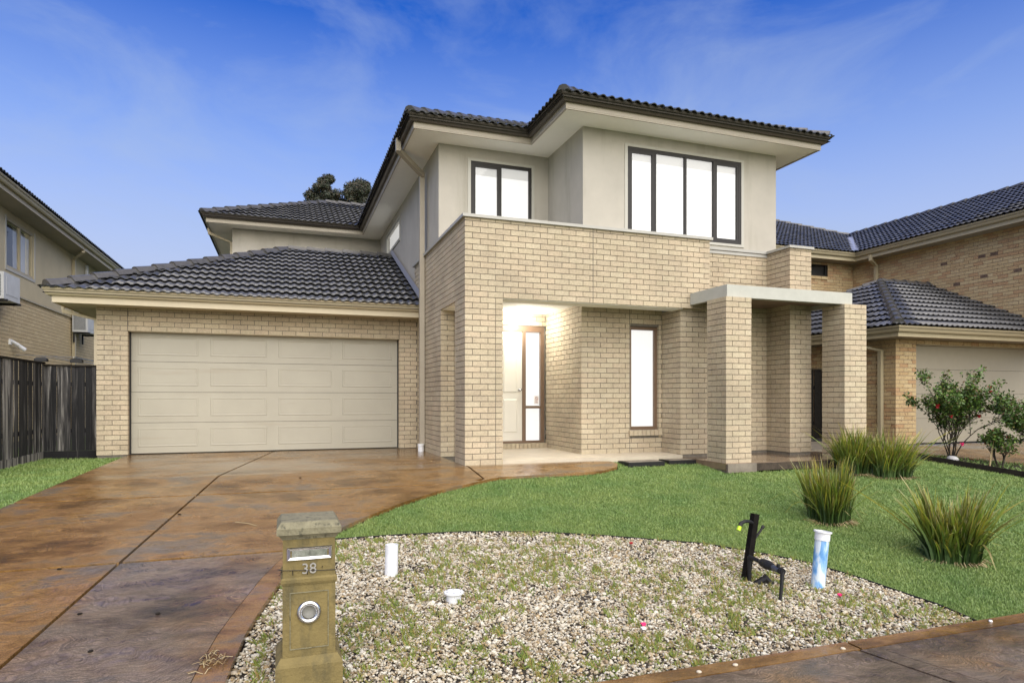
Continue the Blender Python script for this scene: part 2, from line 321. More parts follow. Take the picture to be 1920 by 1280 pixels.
def gz(Y):
    if Y >= 9: return 0.
    if Y >= 3.3: return -.114*(9-Y)
    return -.65-.02*(3.3-Y)
gzv = lambda Y: np.where(Y >= 9, 0, np.where(Y >= 3.3, -.114*(9-Y), -.65-.02*(3.3-Y)))
def sheet(name, poly, off, m, thick=0, parent=None, kind='structure', zf=gz, drop=None):
    bm = bmesh.new(); f = bm.faces.new([bm.verts.new((x, y, 0)) for x, y in poly])
    for yc in (9, 3.3): bmesh.ops.bisect_plane(bm, geom=bm.verts[:]+bm.edges[:]+bm.faces[:], plane_co=(0, yc, 0), plane_no=(0, 1, 0))
    bmesh.ops.triangulate(bm, faces=bm.faces[:]); bmesh.ops.recalc_face_normals(bm, faces=bm.faces[:])
    if bm.faces[:] and sum(f.normal.z for f in bm.faces) < 0: bmesh.ops.reverse_faces(bm, faces=bm.faces[:])
    if thick:
        r = bmesh.ops.extrude_face_region(bm, geom=bm.faces[:]); vs = [e for e in r['geom'] if isinstance(e, bmesh.types.BMVert)]
        top = set(vs)
        for vt in bm.verts: vt.co.z = zf(vt.co.y)+off-(0 if vt in top else thick)
    else:
        for vt in bm.verts: vt.co.z = zf(vt.co.y)+off
    bmesh.ops.recalc_face_normals(bm, faces=bm.faces[:]) if thick else None
    me = bpy.data.meshes.new(name); bm.to_mesh(me); bm.free(); me.materials.append(MATS[m])
    o = put(name, me, parent)
    if kind: o['kind'] = kind
    return o
def clip(poly, p, n):     # keep the side where (q-p).n >= 0
    out = []
    for i in range(len(poly)):
        a = poly[i]; b = poly[(i+1) % len(poly)]; da = (a[0]-p[0])*n[0]+(a[1]-p[1])*n[1]; db = (b[0]-p[0])*n[0]+(b[1]-p[1])*n[1]
        if da >= 0: out.append(a)
        if (da >= 0) != (db >= 0): t = da/(da-db); out.append((a[0]+(b[0]-a[0])*t, a[1]+(b[1]-a[1])*t))
    return out
def inside(P, poly):
    x, y = P[:, 0], P[:, 1]; r = np.zeros(len(P), bool); n = len(poly)
    for i in range(n):
        x0, y0 = poly[i]; x1, y1 = poly[(i+1) % n]
        c = (y0 > y) != (y1 > y)
        with np.errstate(divide='ignore', invalid='ignore'): r ^= c & (x < (x1-x0)*(y-y0)/(y1-y0+1e-12)+x0)
    return r
def sweep(profile, path, closed=False):
    """profile: (outward offset, height) pairs; path: plan points with z; outward = right-hand side of travel"""
    n = len(path); rings = []
    for i in range(n):
        p = Vector(path[i][:2]); z = path[i][2]
        a = Vector(path[i-1][:2]) if (i > 0 or closed) else None; b = Vector(path[(i+1) % n][:2]) if (i < n-1 or closed) else None
        d1 = (p-a).normalized() if a is not None else (b-p).normalized(); d2 = (b-p).normalized() if b is not None else d1
        n1 = Vector((d1.y, -d1.x)); n2 = Vector((d2.y, -d2.x)); m_ = (n1+n2).normalized(); m_ = m_/max(.2, m_.dot(n1))
        rings.append([(p.x+m_.x*o, p.y+m_.y*o, z+h) for o, h in profile])
    if closed: rings.append(rings[0])
    return rings
GUT = [(-.005,.0),(-.005,-.115),(.045,-.12),(.062,-.10),(.085,-.045),(.098,-.02),(.105,0),(.118,.004),(.118,-.008),(.098,-.006),(.07,-.012),(.02,-.02)]
GUT = [(-.004,-.006),(-.004,-.115),(.05,-.12),(.07,-.095),(.085,-.05),(.10,-.022),(.104,.0),(.094,.0),(.088,-.018),(.02,-.02)]
def gutter(path, m, parent, closed=False, fascia=.17, fm=None):
    b = MB(); b.loft(sweep(GUT, path, closed), cap=not closed); b.build('gutter', m, parent)
    b = MB(); b.loft(sweep([(-.03,-.02),(-.03,-fascia-.1),(-.006,-fascia-.1),(-.006,-.02)], path, closed), cap=not closed); b.build('fascia', fm or m, parent)

# ------------------------------------------------------------------ brickwork
CO = .086
class Bricks:
    """collects bricks of a house; the ones that show largest become objects, the rest one joined part"""
    def __init__(s, root, bm_, mm): s.root = root; s.list = []; s.bm = bm_; s.mm = mm; s.cell = {}
    def core(s, name, boxes, label=None):
        b = MB()
        for bx in boxes: b.box(*bx)
        return b.build(name, s.mm, s.root, label)
    def run(s, part, axis, p0, p1, fixed, face, z0, z1, cl=False, cr=False, own=0, op=(), vis=True, zb=0., depth=.11):
        k0 = math.floor((z0-zb)/CO+1e-6); k1 = math.ceil((z1-zb)/CO-1e-6)
        for k in range(k0, k1):
            a = max(zb+k*CO, z0); b = min(zb+k*CO+.076, z1)
            if b-a < .012: continue
            full = (k % 2) == own; ps = []
            q = p0 if full else p0+.12
            if not full and not cl: ps.append((p0, p0+.11))
            end = p1 if (full or not cr) else p1-.12
            while q < end-.03: ps.append((q, min(q+.23, end))); q += .24
            zm = (a+b)/2
            for (u0, u1, w0, w1) in op:
                if w0 < zm < w1:
                    n = []
                    for (c, d) in ps:
                        if d <= u0 or c >= u1: n.append((c, d)); continue
                        if c < u0-.025: n.append((c, u0))
                        if d > u1+.025: n.append((u1, d))
                    ps = n
            for c, d in ps:
                if d-c < .02: continue
                j = random.uniform(-.0012, .0012)
                f0 = fixed+face*(0)+j; f1 = fixed-face*depth
                lo, hi = min(f0, f1), max(f0, f1)
                s.list.append((part, (c, d, lo, hi, a, b) if axis == 'x' else (lo, hi, c, d, a, b), axis, face, vis))
    def pier(s, part, x0, x1, y0, y1, z0, z1, vis='FL', zb=0.):
        s.run(part, 'x', x0, x1, y0, -1, z0, z1, True, True, 0, vis='F' in vis, zb=zb)
        s.run(part, 'x', x0, x1, y1, 1, z0, z1, True, True, 0, vis=False, zb=zb)
        s.run(part, 'y', y0, y1, x0, -1, z0, z1, True, True, 1, vis='L' in vis, zb=zb)
        s.run(part, 'y', y0, y1, x1, 1, z0, z1, True, True, 1, vis=False, zb=zb)
    def finish(s, n_obj=300):
        sc = []
        for i, (part, bx, ax, fc, vis) in enumerate(s.list):
            cx, cy, cz = (bx[0]+bx[1])/2, (bx[2]+bx[3])/2, (bx[4]+bx[5])/2
            fx = bx[0] if (ax == 'y') else cx; fy = bx[2] if ax == 'x' else cy
            d2 = fx*fx+fy*fy+(cz-H_CAM)**2; nrm = abs(fy) if ax == 'x' else abs(fx)
            l = (bx[1]-bx[0]) if ax == 'x' else (bx[3]-bx[2])
            yaw = R(19.48); dd = fx*math.sin(yaw)+fy*math.cos(yaw); xr = fx*math.cos(yaw)-fy*math.sin(yaw)
            inview = dd > 0 and abs(xr/dd) < .8 and (cz-H_CAM)/max(dd, .1) < .6
            sc.append((l*(bx[5]-bx[4])*nrm/d2**1.5 if (vis and inview) else 0, i))
        sc.sort(reverse=True); top = {i for w, i in sc[:n_obj] if w > 0}
        cache = {}; V = []; F = []
        for i, (part, bx, ax, fc, vis) in enumerate(s.list):
            c = Vector(((bx[0]+bx[1])/2, (bx[2]+bx[3])/2, (bx[4]+bx[5])/2)); h = ((bx[1]-bx[0])/2, (bx[3]-bx[2])/2, (bx[5]-bx[4])/2)
            if i in top:
                key = tuple(round(q, 2) for q in h)
                if key not in cache:
                    b = MB().box(-h[0], h[0], -h[1], h[1], -h[2], h[2]); cache[key] = b.mesh('brick', s.bm)
                o = bpy.data.objects.new('brick', cache[key]); COL.objects.link(o); o.parent = part; o.location = c
            else:
                b = MB().box(bx[0], bx[1], bx[2], bx[3], bx[4], bx[5]); n = len(V); V += b.v; F += [tuple(q+n for q in f) for f in b.f]
        if V:
            me = np_mesh('brick', V, F, s.bm)
            o = put('brick', me, s.root); o['kind'] = 'stuff'
def wall_boxes(axis, p0, p1, f0, f1, z0, z1, op=()):
    """a wall slab with rectangular openings, as butt-joined boxes"""
    ps = sorted({p0, p1, *[min(max(q, p0), p1) for o in op for q in o[:2]]}); zs = sorted({z0, z1, *[min(max(q, z0), z1) for o in op for q in o[2:]]}); out = []
    for i in range(len(ps)-1):
        run = None
        for j in range(len(zs)-1):
            pm, zm = (ps[i]+ps[i+1])/2, (zs[j]+zs[j+1])/2
            hole = any(o[0] < pm < o[1] and o[2] < zm < o[3] for o in op)
            if not hole:
                if run is None: run = [zs[j], zs[j+1]]
                else: run[1] = zs[j+1]
            if hole or j == len(zs)-2:
                if run: out.append((ps[i], ps[i+1], f0, f1, *run) if axis == 'x' else (f0, f1, ps[i], ps[i+1], *run)); run = None
    return out
I = .010    # mortar recess

# ------------------------------------------------------------------ roof tiles
PROF = [(0,0),(.02,.0),(.035,.014),(.055,.027),(.075,.031),(.095,.027),(.115,.014),(.13,0),(.15,0)]
PROF = [(x, h*.85) for x, h in PROF]; PROF = PROF+[(x+.15, h) for x, h in PROF[1:]]
TW, TG = .30, .345
def tile_template():
    V = []; F = []; n = len(PROF)
    for t, lift in ((0, .046), (TG+.045, -.004)):
        for x, h in PROF: V.append((x, t, h+lift))
    for x, h in PROF: V.append((x, 0, h+.046-.014))
    for i in range(n-1):
        F.append((i, i+1, n+i+1, n+i)); F.append((2*n+i, 2*n+i+1, i+1, i))
    return V, F
TV, TF = tile_template(); TVn = np.array(TV)
class Roof:
    def __init__(s, root, m='tile', under='tile_under'): s.root = root; s.m = m; s.under = under; s.tiles = []; s.tmesh = None; s.parts = {}
    def plane(s, poly, e0, e1, z, pitch, vis=True, tiles=True, part=None):
        """poly: plan polygon (convex); e0->e1: eave direction; z: eave height; pitch = tan"""
        d = (Vector(e1)-Vector(e0)).normalized(); up = Vector((-d.y, d.x))
        c = Vector((sum(p[0] for p in poly)/len(poly), sum(p[1] for p in poly)/len(poly)))
        if (c-Vector(e0)).dot(up) < 0: up = -up
        zf = lambda x, y: z+((x-e0[0])*up.x+(y-e0[1])*up.y)*pitch
        b = MB(); b.poly([(x, y, zf(x, y)-.012) for x, y in poly]); b.poly([(x, y, zf(x, y)-.05) for x, y in poly][::-1])
        under = b.build('roof_plane', s.under, s.root)
        if not tiles: return under
        cs = 1/math.sqrt(1+pitch*pitch); S = Vector((d.x, d.y, 0)); T = Vector((up.x*cs, up.y*cs, pitch*cs)); Nn = S.cross(T)
        if Nn.z < 0: Nn = -Nn
        M = Matrix((( S.x, T.x, Nn.x, 0), (S.y, T.y, Nn.y, 0), (S.z, T.z, Nn.z, 0), (0, 0, 0, 1)))
        loc = [((p[0]-e0[0])*d.x+(p[1]-e0[1])*d.y, ((p[0]-e0[0])*up.x+(p[1]-e0[1])*up.y)/cs) for p in poly]
        ar = sum(loc[i][0]*loc[(i+1) % len(loc)][1]-loc[(i+1) % len(loc)][0]*loc[i][1] for i in range(len(loc)))
        if ar < 0: loc = loc[::-1]
        xs = [p[0] for p in loc]; ys = [p[1] for p in loc]
        i0, i1 = math.floor(min(xs)/TW), math.ceil(max(xs)/TW); j1 = math.ceil(max(ys)/TG)
        edges = []
        for i in range(len(loc)):
            a, b2 = loc[i], loc[(i+1) % len(loc)]; ex, ey = b2[0]-a[0], b2[1]-a[1]; l = math.hypot(ex, ey)
            if l < 1e-4: continue
            edges.append((a, (-ey/l, ex/l)))
        for j in range(0, j1):
            for i in range(i0, i1):
                x0, y0 = i*TW, j*TG-(.03 if j == 0 else 0)
                cor = [(x0, y0), (x0+TW, y0), (x0+TW, y0+TG+.045), (x0, y0+TG+.045)]
                st = 'in'; cuts = []
                for a, n in edges:
                    if a[1] < 1e-3 and abs(n[1]-1) < 1e-3: continue
                    ds = [(q[0]-a[0])*n[0]+(q[1]-a[1])*n[1] for q in cor]
                    if max(ds) <= .01: st = 'out'; break
                    if min(ds) < 0: cuts.append((a, n))
                if st == 'out': continue
                jit = random.uniform(0, .004)
                V = TVn+np.array((x0, y0, jit)); Fc = TF; key = None
                if cuts:
                    bm = bmesh.new(); vs = [bm.verts.new(q) for q in V]
                    for f in TF: bm.faces.new([vs[q] for q in f])
                    for a, n in cuts:
                        bmesh.ops.bisect_plane(bm, geom=bm.verts[:]+bm.edges[:]+bm.faces[:], plane_co=(a[0], a[1], 0), plane_no=(-n[0], -n[1], 0), clear_outer=True)
                    bm.verts.index_update()
                    V = np.array([tuple(q.co) for q in bm.verts]) if len(bm.verts) else None; Fc = [tuple(q.index for q in f.verts) for f in bm.faces]; bm.free()
                    if V is None or not Fc: continue
                else: key = (x0, y0, jit)
                cen = Matrix(M) @ Vector((x0+.15, y0+.17, 0)); wc = Vector((e0[0], e0[1], z))+cen
                s.tiles.append((V, Fc, M, Vector((e0[0], e0[1], z)), key, wc, vis, under, Nn))
        return under
    def finish(s, n_obj=300):
        sc = []
        for i, t in enumerate(s.tiles):
            wc = t[5]; r = wc-Vector((0, 0, H_CAM)); yaw = R(19.48); dd = wc.x*math.sin(yaw)+wc.y*math.cos(yaw); xr = wc.x*math.cos(yaw)-wc.y*math.sin(yaw)
            w = max(0, -t[8].dot(r))/r.length**3 if (t[6] and dd > 0 and abs(xr/dd) < .8) else 0
            sc.append((w, i))
        sc.sort(reverse=True); top = {i for w, i in sc[:n_obj] if w > 0}; V = []; F = []
        base = None
        for i, (tv, tf, M, org, key, wc, vis, under, nn) in enumerate(s.tiles):
            if i in top:
                if key is not None:
                    if base is None:
                        base = bpy.data.meshes.new('roof_tile'); base.from_pydata(TV, [], TF); base.materials.append(MATS[s.m]); base.update()
                        sm = [k % 2 == 0 for k in range(len(TF))]; base.polygons.foreach_set('use_smooth', sm)
                    o = bpy.data.objects.new('roof_tile', base); o.matrix_local = Matrix.Translation(org) @ M @ Matrix.Translation(Vector(key))
                else:
                    me = bpy.data.meshes.new('roof_tile'); me.from_pydata([tuple(q) for q in tv], [], tf); me.materials.append(MATS[s.m]); me.update()
                    o = bpy.data.objects.new('roof_tile', me); o.matrix_local = Matrix.Translation(org) @ M
                COL.objects.link(o); o.parent = under
            else:
                n = len(V); W3 = np.array(M.to_3x3()); pts = tv @ W3.T+np.array(org); V += [tuple(p) for p in pts]; F += [tuple(q+n for q in f) for f in tf]
        if V:
            me = bpy.data.meshes.new('roof_tile'); me.from_pydata(V, [], F); me.materials.append(MATS[s.m]); me.update()
            o = put('roof_tile', me, s.root); o['kind'] = 'stuff'
    def caps(s, a, b, w=.13, h=.075, step=.40):
        a, b = Vector(a), Vector(b); d = b-a; n = max(1, round(d.length/step)); d.normalize(); side = d.cross(Vector((0, 0, 1))).normalized(); up = side.cross(d).normalized()
        st = (b-a).length/n
        for i in range(n):
            p = a+d*(st*i); q = a+d*(st*(i+1)+.05); mb = MB(); rings = []
            for c, sc_, lf in ((p, 1.0, .03), (q, .9, .0)):
                prof = [(-w, -.03), (-w*.8, .0), (-w*.42, h*.85), (0, h), (w*.42, h*.85), (w*.8, .0), (w, -.03), (0, -.035)]
                rings.append([c+side*(x*sc_)+up*(y*sc_+lf) for x, y in prof])
            mb.loft(rings); o = mb.build('ridge_cap', 'cap', s.root)

# ================================================================== THE GROUND
S_ = lambda o, **k: tag(o, **k)
b = MB()
for (y0, y1) in ((-300, 3.3), (3.3, 9), (9, 13), (13, 900)):
    b.poly([(-700, y0, gz(max(y0,-5))-.16), (700, y0, gz(max(y0,-5))-.16), (700, y1, gz(y1)-.16), (-700, y1, gz(y1)-.16)])
o = b.build('ground', 'ground'); o['kind'] = 'structure'
outer = [(2.51,9.17),(3.6,9.16),(4.60,9.15),(4.82,9.05),(4.86,8.85),(4.72,8.62),(4.40,8.42),(4.0,8.34),(3.3,8.33),(2.75,8.30),(2.44,8.13),(1.84,7.77),(1.3,7.33),(.89,6.92),(.54,6.53),(.21,5.97),(-.02,5.3),(-.15,4.8),(-.23,4.45),(-.28,4.1),(-.32,3.75),(-.36,3.3)]
inner = [(x, y) for x, y in [(2.505,8.27),(2.37,8.20),(1.76,7.90),(1.2,7.46),(.78,7.04),(.41,6.62),(.07,6.04),(-.17,5.36),(-.31,4.84),(-.40,4.47),(-.46,4.1),(-.51,3.72),(-.56,3.3)]]
left = [(-2.56,12.75),(-2.5,10.5),(-2.46,9.0),(-2.70,7.87),(-3.15,6.9),(-3.9,5.6),(-4.9,4.3),(-5.6,3.3)]
street = [(-6.2,1.5),(-7,-3),(.6,-3),(-.45,1.5)]
dw = tag(MB().box(-.001,.001,5,5.002,-.61,-.60).build('driveway', 'driveway'), kind='structure')   # holder for the slabs
bpy.data.objects.remove(dw)
base = sheet('driveway', left+street+[(-.36,3.3)]+outer[::-1][1:]+[(2.5,12.9)], -.035, 'soil', thick=.1)
panels = [left+street+inner[::-1]+[(2.505,9.15),(2.505,12.93),(-2.56,12.93)]]
def split(polys, p, q, g=.009):
    d = Vector((q[0]-p[0], q[1]-p[1])).normalized(); n = Vector((-d.y, d.x)); out = []
    for P_ in polys:
        for sg in (1, -1):
            r = clip(P_, (p[0]+n.x*g*sg, p[1]+n.y*g*sg), (n.x*sg, n.y*sg))
            if len(r) > 2: out.append(r)
    return out
panels = split(panels, (-.16,12.97), (-1.25,5.97), .013)
for y in (8.06, 5.97, 3.0, .3): panels = split(panels, (-5, y), (5, y), .02)
for P_ in panels:
    cx_, cy_ = sum(p[0] for p in P_)/len(P_), sum(p[1] for p in P_)/len(P_); right_ = (cx_+.16) > (cy_-12.97)*(-.16+1.25)/(12.97-5.97)
    o = sheet('concrete_panel', P_, 0, 'driveway_grey' if cy_ < 5.9 and right_ else 'driveway', thick=.08, parent=base, kind=None)
# border band pieces along the curving right edge
for k in range(len(inner)-1):
    pass
bandp = [(2.51,8.30)]
band_out = [(2.50,8.17)]+outer[11:]
poly = [(x+.004, y) for x, y in inner[1:]]+band_out[::-1][:-1]
o = sheet('border_band', [(2.375,8.19)]+[(x+.005, y-.003) for x, y in inner[2:]]+[(-.36,3.3)]+outer[10:-1][::-1], .002, 'drive_band', thick=.11, parent=base, kind=None)
path_poly = [(2.53,9.165)]+outer[1:11]+[(2.53,8.25)]
o = sheet('path', path_poly, .002, 'drive_band', thick=.10, parent=base, kind=None)
# porch slab and wet slab under the pergola
o = MB().box(2.87,6.27,9.40,11.5,-.15,.05).build('porch_slab', 'porch_concrete'); o['kind'] = 'structure'
MB().box(2.6,6.27,9.195,9.398,-.15,.046).build('slab_edge', 'porch_concrete', o)
o = MB().box(6.30,9.35,8.11,9.60,-.10,.004).build('pergola_slab', 'wet_concrete'); o['kind'] = 'structure'
MB().box(6.29,9.36,8.10,8.108,-.12,-.006).build('slab_edge', 'soil', o)
o = MB().box(8.8,12.2,9.61,15,-.10,.02).build('side_path', 'concrete'); o['kind'] = 'structure'
# lawns
lawn_gravel = [(.36,6.30),(.51,6.29),(1.02,6.29),(1.7,6.24),(2.38,6.09),(3.03,5.82),(3.91,5.37),(4.33,4.96),(4.56,4.67),(4.71,4.28),(4.80,3.9),(4.86,3.69),(4.87,3.52),(4.86,3.34)]
bed_edge = [(10.45,9.45),(10.72,8.49),(11.12,6.97),(11.65,3.34)]
lawnR = lawn_gravel+[bed_edge[3], bed_edge[2], bed_edge[1], bed_edge[0], (9.37,9.45),(9.37,8.095),(6.28,8.095),(6.28,9.19),(4.7,9.19),(4.83,9.05),(4.87,8.85),(4.73,8.61),(4.41,8.41),(4.0,8.33),(3.3,8.32),(2.75,8.29),(2.44,8.12),(1.84,7.76),(1.3,7.32),(.89,6.91),(.55,6.52)]
lawnL = [(-2.57,12.72),(-3.0,12.72),(-3.82,12.95),(-3.86,9.3),(-9,9.3),(-9,3.36),(-5.63,3.36),(-4.93,4.3),(-3.93,5.6),(-3.18,6.9),(-2.73,7.87),(-2.49,9.0),(-2.53,10.5)]
LZ = -.045
o = sheet('lawn', lawnR, LZ, 'lawn'); o2 = sheet('side_lawn', lawnL, LZ, 'lawn')
def blades(name, poly, n, hmin, hmax, w, parent=None, m='grass_blade', zoff=LZ, seed=1, lean=.5, dens=None):
    g = np.random.default_rng(seed); P = np.array(poly); lo, hi = P.min(0), P.max(0)
    # denser towards the viewer so that far blades do not waste triangles
    pts = g.uniform(lo, hi, (n, 2)); pts = pts[inside(pts, poly)]
    if dens is not None: pts = pts[g.uniform(0, 1, len(pts)) < dens(pts)]
    k = len(pts); a = g.uniform(0, 2*np.pi, k); h = g.uniform(hmin, hmax, k); wd = w*g.uniform(.7, 1.3, k)*np.clip(np.hypot(pts[:,0], pts[:,1])/5.5, 1, 2.2)
    la = g.uniform(0, 2*np.pi, k); ln = h*g.uniform(.1, lean, k)*1.6
    z = gzv(pts[:, 1])+zoff
    dx, dy = np.cos(a)*wd/2, np.sin(a)*wd/2
    V = np.empty((k, 5, 3)); V[:, 0] = np.c_[pts[:, 0]-dx, pts[:, 1]-dy, z]; V[:, 1] = np.c_[pts[:, 0]+dx, pts[:, 1]+dy, z]
    mx, my = pts[:, 0]+np.cos(la)*ln*.35, pts[:, 1]+np.sin(la)*ln*.35
    V[:, 2] = np.c_[mx+dx*.8, my+dy*.8, z+h*.6]; V[:, 3] = np.c_[mx-dx*.8, my-dy*.8, z+h*.6]
    V[:, 4] = np.c_[pts[:, 0]+np.cos(la)*ln, pts[:, 1]+np.sin(la)*ln, z+h]
    F = np.array([[0,1,2],[0,2,3],[3,2,4]]); idx = (np.arange(k)*5)[:, None, None]+F[None]
    uv = np.tile(np.array([[0,0],[1,0],[1,.6],[0,.6],[.5,1]]), (k, 1))
    me = np_mesh(name, V.reshape(-1, 3), idx.reshape(-1, 3), m, uv); ob = put(name, me, parent); return ob
g1 = blades('grass', lawnR, 760000, .016, .036, .0042, dens=lambda p: np.clip(38/(p[:,0]**2+p[:,1]**2+1), .12, 1), seed=3)
tag(g1, 'short green turf between driveway, gravel and garden bed', 'grass', kind='stuff')
g2 = blades('grass', lawnL, 330000, .018, .038, .0045, dens=lambda p: np.where((p[:,0] > -4.6) & (p[:,1] > 6), np.clip(60/(p[:,0]**2+p[:,1]**2+1), .2, 1), .05), seed=4)
tag(g2, 'strip of green turf between paling fence and driveway', 'grass', kind='stuff')
sheet('road', [(-60,-1.5),(60,-1.5),(60,-9.5),(-60,-9.5)], -.12, 'road_surface')
# footpath along the street
fp = [(-.30,3.325),(12.5,3.325),(40,3.325),(40,1.6),(-.42,1.6)]
fb = sheet('footpath', fp, -.035, 'soil', thick=.1)
pa = [(-.30,3.20),(40,3.20),(40,1.6),(-.42,1.6)]
ps = split([pa], (3.47,3.4), (3.66,2.65), .012); ps = split(ps, (3.62,3.4), (3.83,2.65), .004); ps = split(ps, (8.5,3.4), (8.5,2), .01); ps = split(ps, (-.2,3.4), (-.3,1), .01)
for P_ in ps: sheet('concrete_panel', P_, 0, 'driveway_grey', thick=.06, parent=fb, kind=None)
for P_ in split([[(-.30,3.207),(-.30,3.325),(40,3.325),(40,3.207)]], (3.55,3.5), (3.55,3), .01): sheet('border_band', P_, .002, 'drive_band', thick=.08, parent=fb, kind=None)
# gravel bed
gravel = lawn_gravel+[(4.8,3.335),(-.355,3.335),(-.315,3.75),(-.275,4.1),(-.225,4.45),(-.145,4.8),(-.015,5.3),(.215,5.97),(.37,6.25)]
gb = sheet('gravel_bed', gravel, -.055, 'gravel_base')
def pebbles():
    bm = bmesh.new(); bmesh.ops.create_icosphere(bm, subdivisions=1, radius=1); bv = np.array([tuple(q.co) for q in bm.verts]); bf = np.array([[q.index for q in f.verts] for f in bm.faces]); bm.free()
    g = np.random.default_rng(11); n = 84000; P = np.array(gravel); lo, hi = P.min(0), P.max(0)
    pts = g.uniform(lo, hi, (n, 2)); pts = pts[inside(pts, gravel)]
    # a few patches where bare soil shows between the stones
    patch = np.sin(pts[:,0]*3.1+1.3)*np.sin(pts[:,1]*4.3+.7)+.5*np.sin(pts[:,0]*7.7)*np.sin(pts[:,1]*9.1+2)
    front = (pts[:,1] < 3.75)
    keep = g.uniform(0, 1, len(pts)) < np.clip(1.0-.75*np.clip(patch-.5, 0, 1)-.5*front*(g.uniform(0,1,len(pts)) < .5), .15, 1); pts = pts[keep]
    k = len(pts); s = (g.uniform(.005, .0105, k)*(1+.9*(g.uniform(0,1,k) < .06)))[:, None]*g.uniform(.75, 1.35, (k, 3))*np.array([1.1, 1.1, .72]); rot = g.uniform(0, 2*np.pi, k)
    V = bv[None]*s[:, None, :]*g.uniform(.82, 1.15, (k, len(bv), 1)); c, s_ = np.cos(rot)[:, None], np.sin(rot)[:, None]
    X = V[:, :, 0]*c-V[:, :, 1]*s_; Y = V[:, :, 0]*s_+V[:, :, 1]*c
    tilt = g.uniform(-.35, .35, k)[:, None]; Z = V[:, :, 2]+X*tilt
    z = gzv(pts[:, 1])-.055+g.uniform(.002, .022, k)
    O = np.stack([X+pts[:, 0:1], Y+pts[:, 1:2], Z+z[:, None]], -1).reshape(-1, 3); F = ((np.arange(k)*len(bv))[:, None, None]+bf[None]).reshape(-1, 3)
    return np_mesh('gravel', O, F, 'pebble')
tag(put('gravel', pebbles()), 'white and cream pebble gravel spread around the mailbox', 'gravel', kind='stuff')
def weeds():
    g = np.random.default_rng(5); V = []; F = []; uv = []
    cs = g.uniform((-.2, 3.36), (4.8, 6.2), (3400, 2)); cs = cs[inside(cs, gravel)]
    dn = np.sin(cs[:,0]*2.3+.4)*np.sin(cs[:,1]*3.1+1)+.6*np.sin(cs[:,0]*6.1+1)*np.sin(cs[:,1]*5.2)
    cs = cs[(g.uniform(-1.2, 1.2, len(cs)) < dn*1.2+.1)]
    for cx, cy in cs:
        dead = g.uniform() < .35; r = g.uniform(.015, .05)
        for _ in range(int(g.integers(7, 22))):
            a = g.uniform(0, 6.28); rr = g.uniform(0, r); x, y = cx+math.cos(a)*rr, cy+math.sin(a)*rr; h = g.uniform(.018, .06)*(.5 if dead else 1)
            ln = g.uniform(.01, .035)*(1.8 if dead else 1); w = g.uniform(.002, .0042); z = gz(y)-.045; la = g.uniform(0, 6.28); n = len(V)
            V += [(x-w, y, z), (x+w, y, z), (x+math.cos(la)*ln*.5, y+math.sin(la)*ln*.5, z+h*.75), (x+math.cos(la)*ln, y+math.sin(la)*ln, z+h)]
            F += [(n, n+1, n+2), (n, n+2, n+3)]
    return np_mesh('weeds', V, F, 'weed')
tag(put('weeds', weeds()), 'small green and brown weeds sprouting through the gravel', 'weeds', kind='stuff')
b = MB()
for i in range(90):
    while True:
        x, y = random.uniform(-.1, 4.7), random.uniform(3.4, 6.1)
        if inside(np.array([[x, y]]), gravel)[0]: break
    a = random.uniform(0, 3.14); l = random.uniform(.03, .16); z = gz(y)-.022; b.tube([(x, y, z), (x+math.cos(a)*l*.5, y+math.sin(a)*l*.5, z+.008), (x+math.cos(a)*l, y+math.sin(a)*l, gz(y+math.sin(a)*l)-.025)], .0013, 3)
for i in range(700):
    while True:
        x, y = random.uniform(-.25, 4.7), 3.36+abs(random.gauss(0, .9))
        if y < 6.1 and inside(np.array([[x, y]]), gravel)[0]: break
    a = random.uniform(0, 6.28); l = random.uniform(.006, .018); z = gz(y)-.03; c, s_ = math.cos(a)*l, math.sin(a)*l
    b.poly([(x-c, y-s_, z+random.uniform(0,.008)), (x+s_*.5, y-c*.5, z), (x+c, y+s_, z+random.uniform(0,.01)), (x-s_*.5, y+c*.5, z+.003)])
tag(b.build('dry_straw', 'straw'), 'dry straw stalks scattered over the gravel', 'straw', kind='stuff')
b = MB(); b.loft(sweep([(-.004,-.10),(.004,-.10),(.004,-.026),(-.004,-.026)], [(x, y, gz(y)) for x, y in lawn_gravel])); tag(b.build('garden_edging', 'black_plastic'), 'thin black garden edging between gravel and lawn', 'edging')
# garden bed by the neighbour's driveway
bed = [(10.47,9.45),(10.74,8.49),(11.14,6.97),(11.67,3.34),(13.5,3.34),(12.95,5.6),(12.30,7.65),(11.28,8.62),(10.9,9.45)]
sheet('garden_bed', bed, -.03, 'soil')
nd = [(10.95,9.5),(11.3,8.64),(12.33,7.67),(12.98,5.6),(13.55,3.34),(24,3.34),(24,10.25),(11.5,10.25)]
sheet('neighbour_driveway', nd, -.01, 'driveway', thick=.08)
te = thing('timber_edging', (10.7,8.5,gz(8.5)), 'dark timber sleeper edging between the lawn and the rose bed', 'edging')
for (p, q) in (((10.43,9.5),(10.71,8.50)),((10.71,8.49),(11.11,6.98)),((11.11,6.97),(11.64,3.36))):
    MB().loft(sweep([(-.02,-.1),(.02,-.1),(.02,.055),(-.02,.055)], [(p[0], p[1], gz(p[1])), (q[0], q[1], gz(q[1]))])).build('sleeper', 'timber_dark', te)
g3 = blades('ground_cover', bed, 9000, .02, .07, .008, m='grass_blade', zoff=-.03, seed=9, lean=1.0); tag(g3, 'sparse low weeds growing on the soil of the rose bed', 'weeds', kind='stuff')

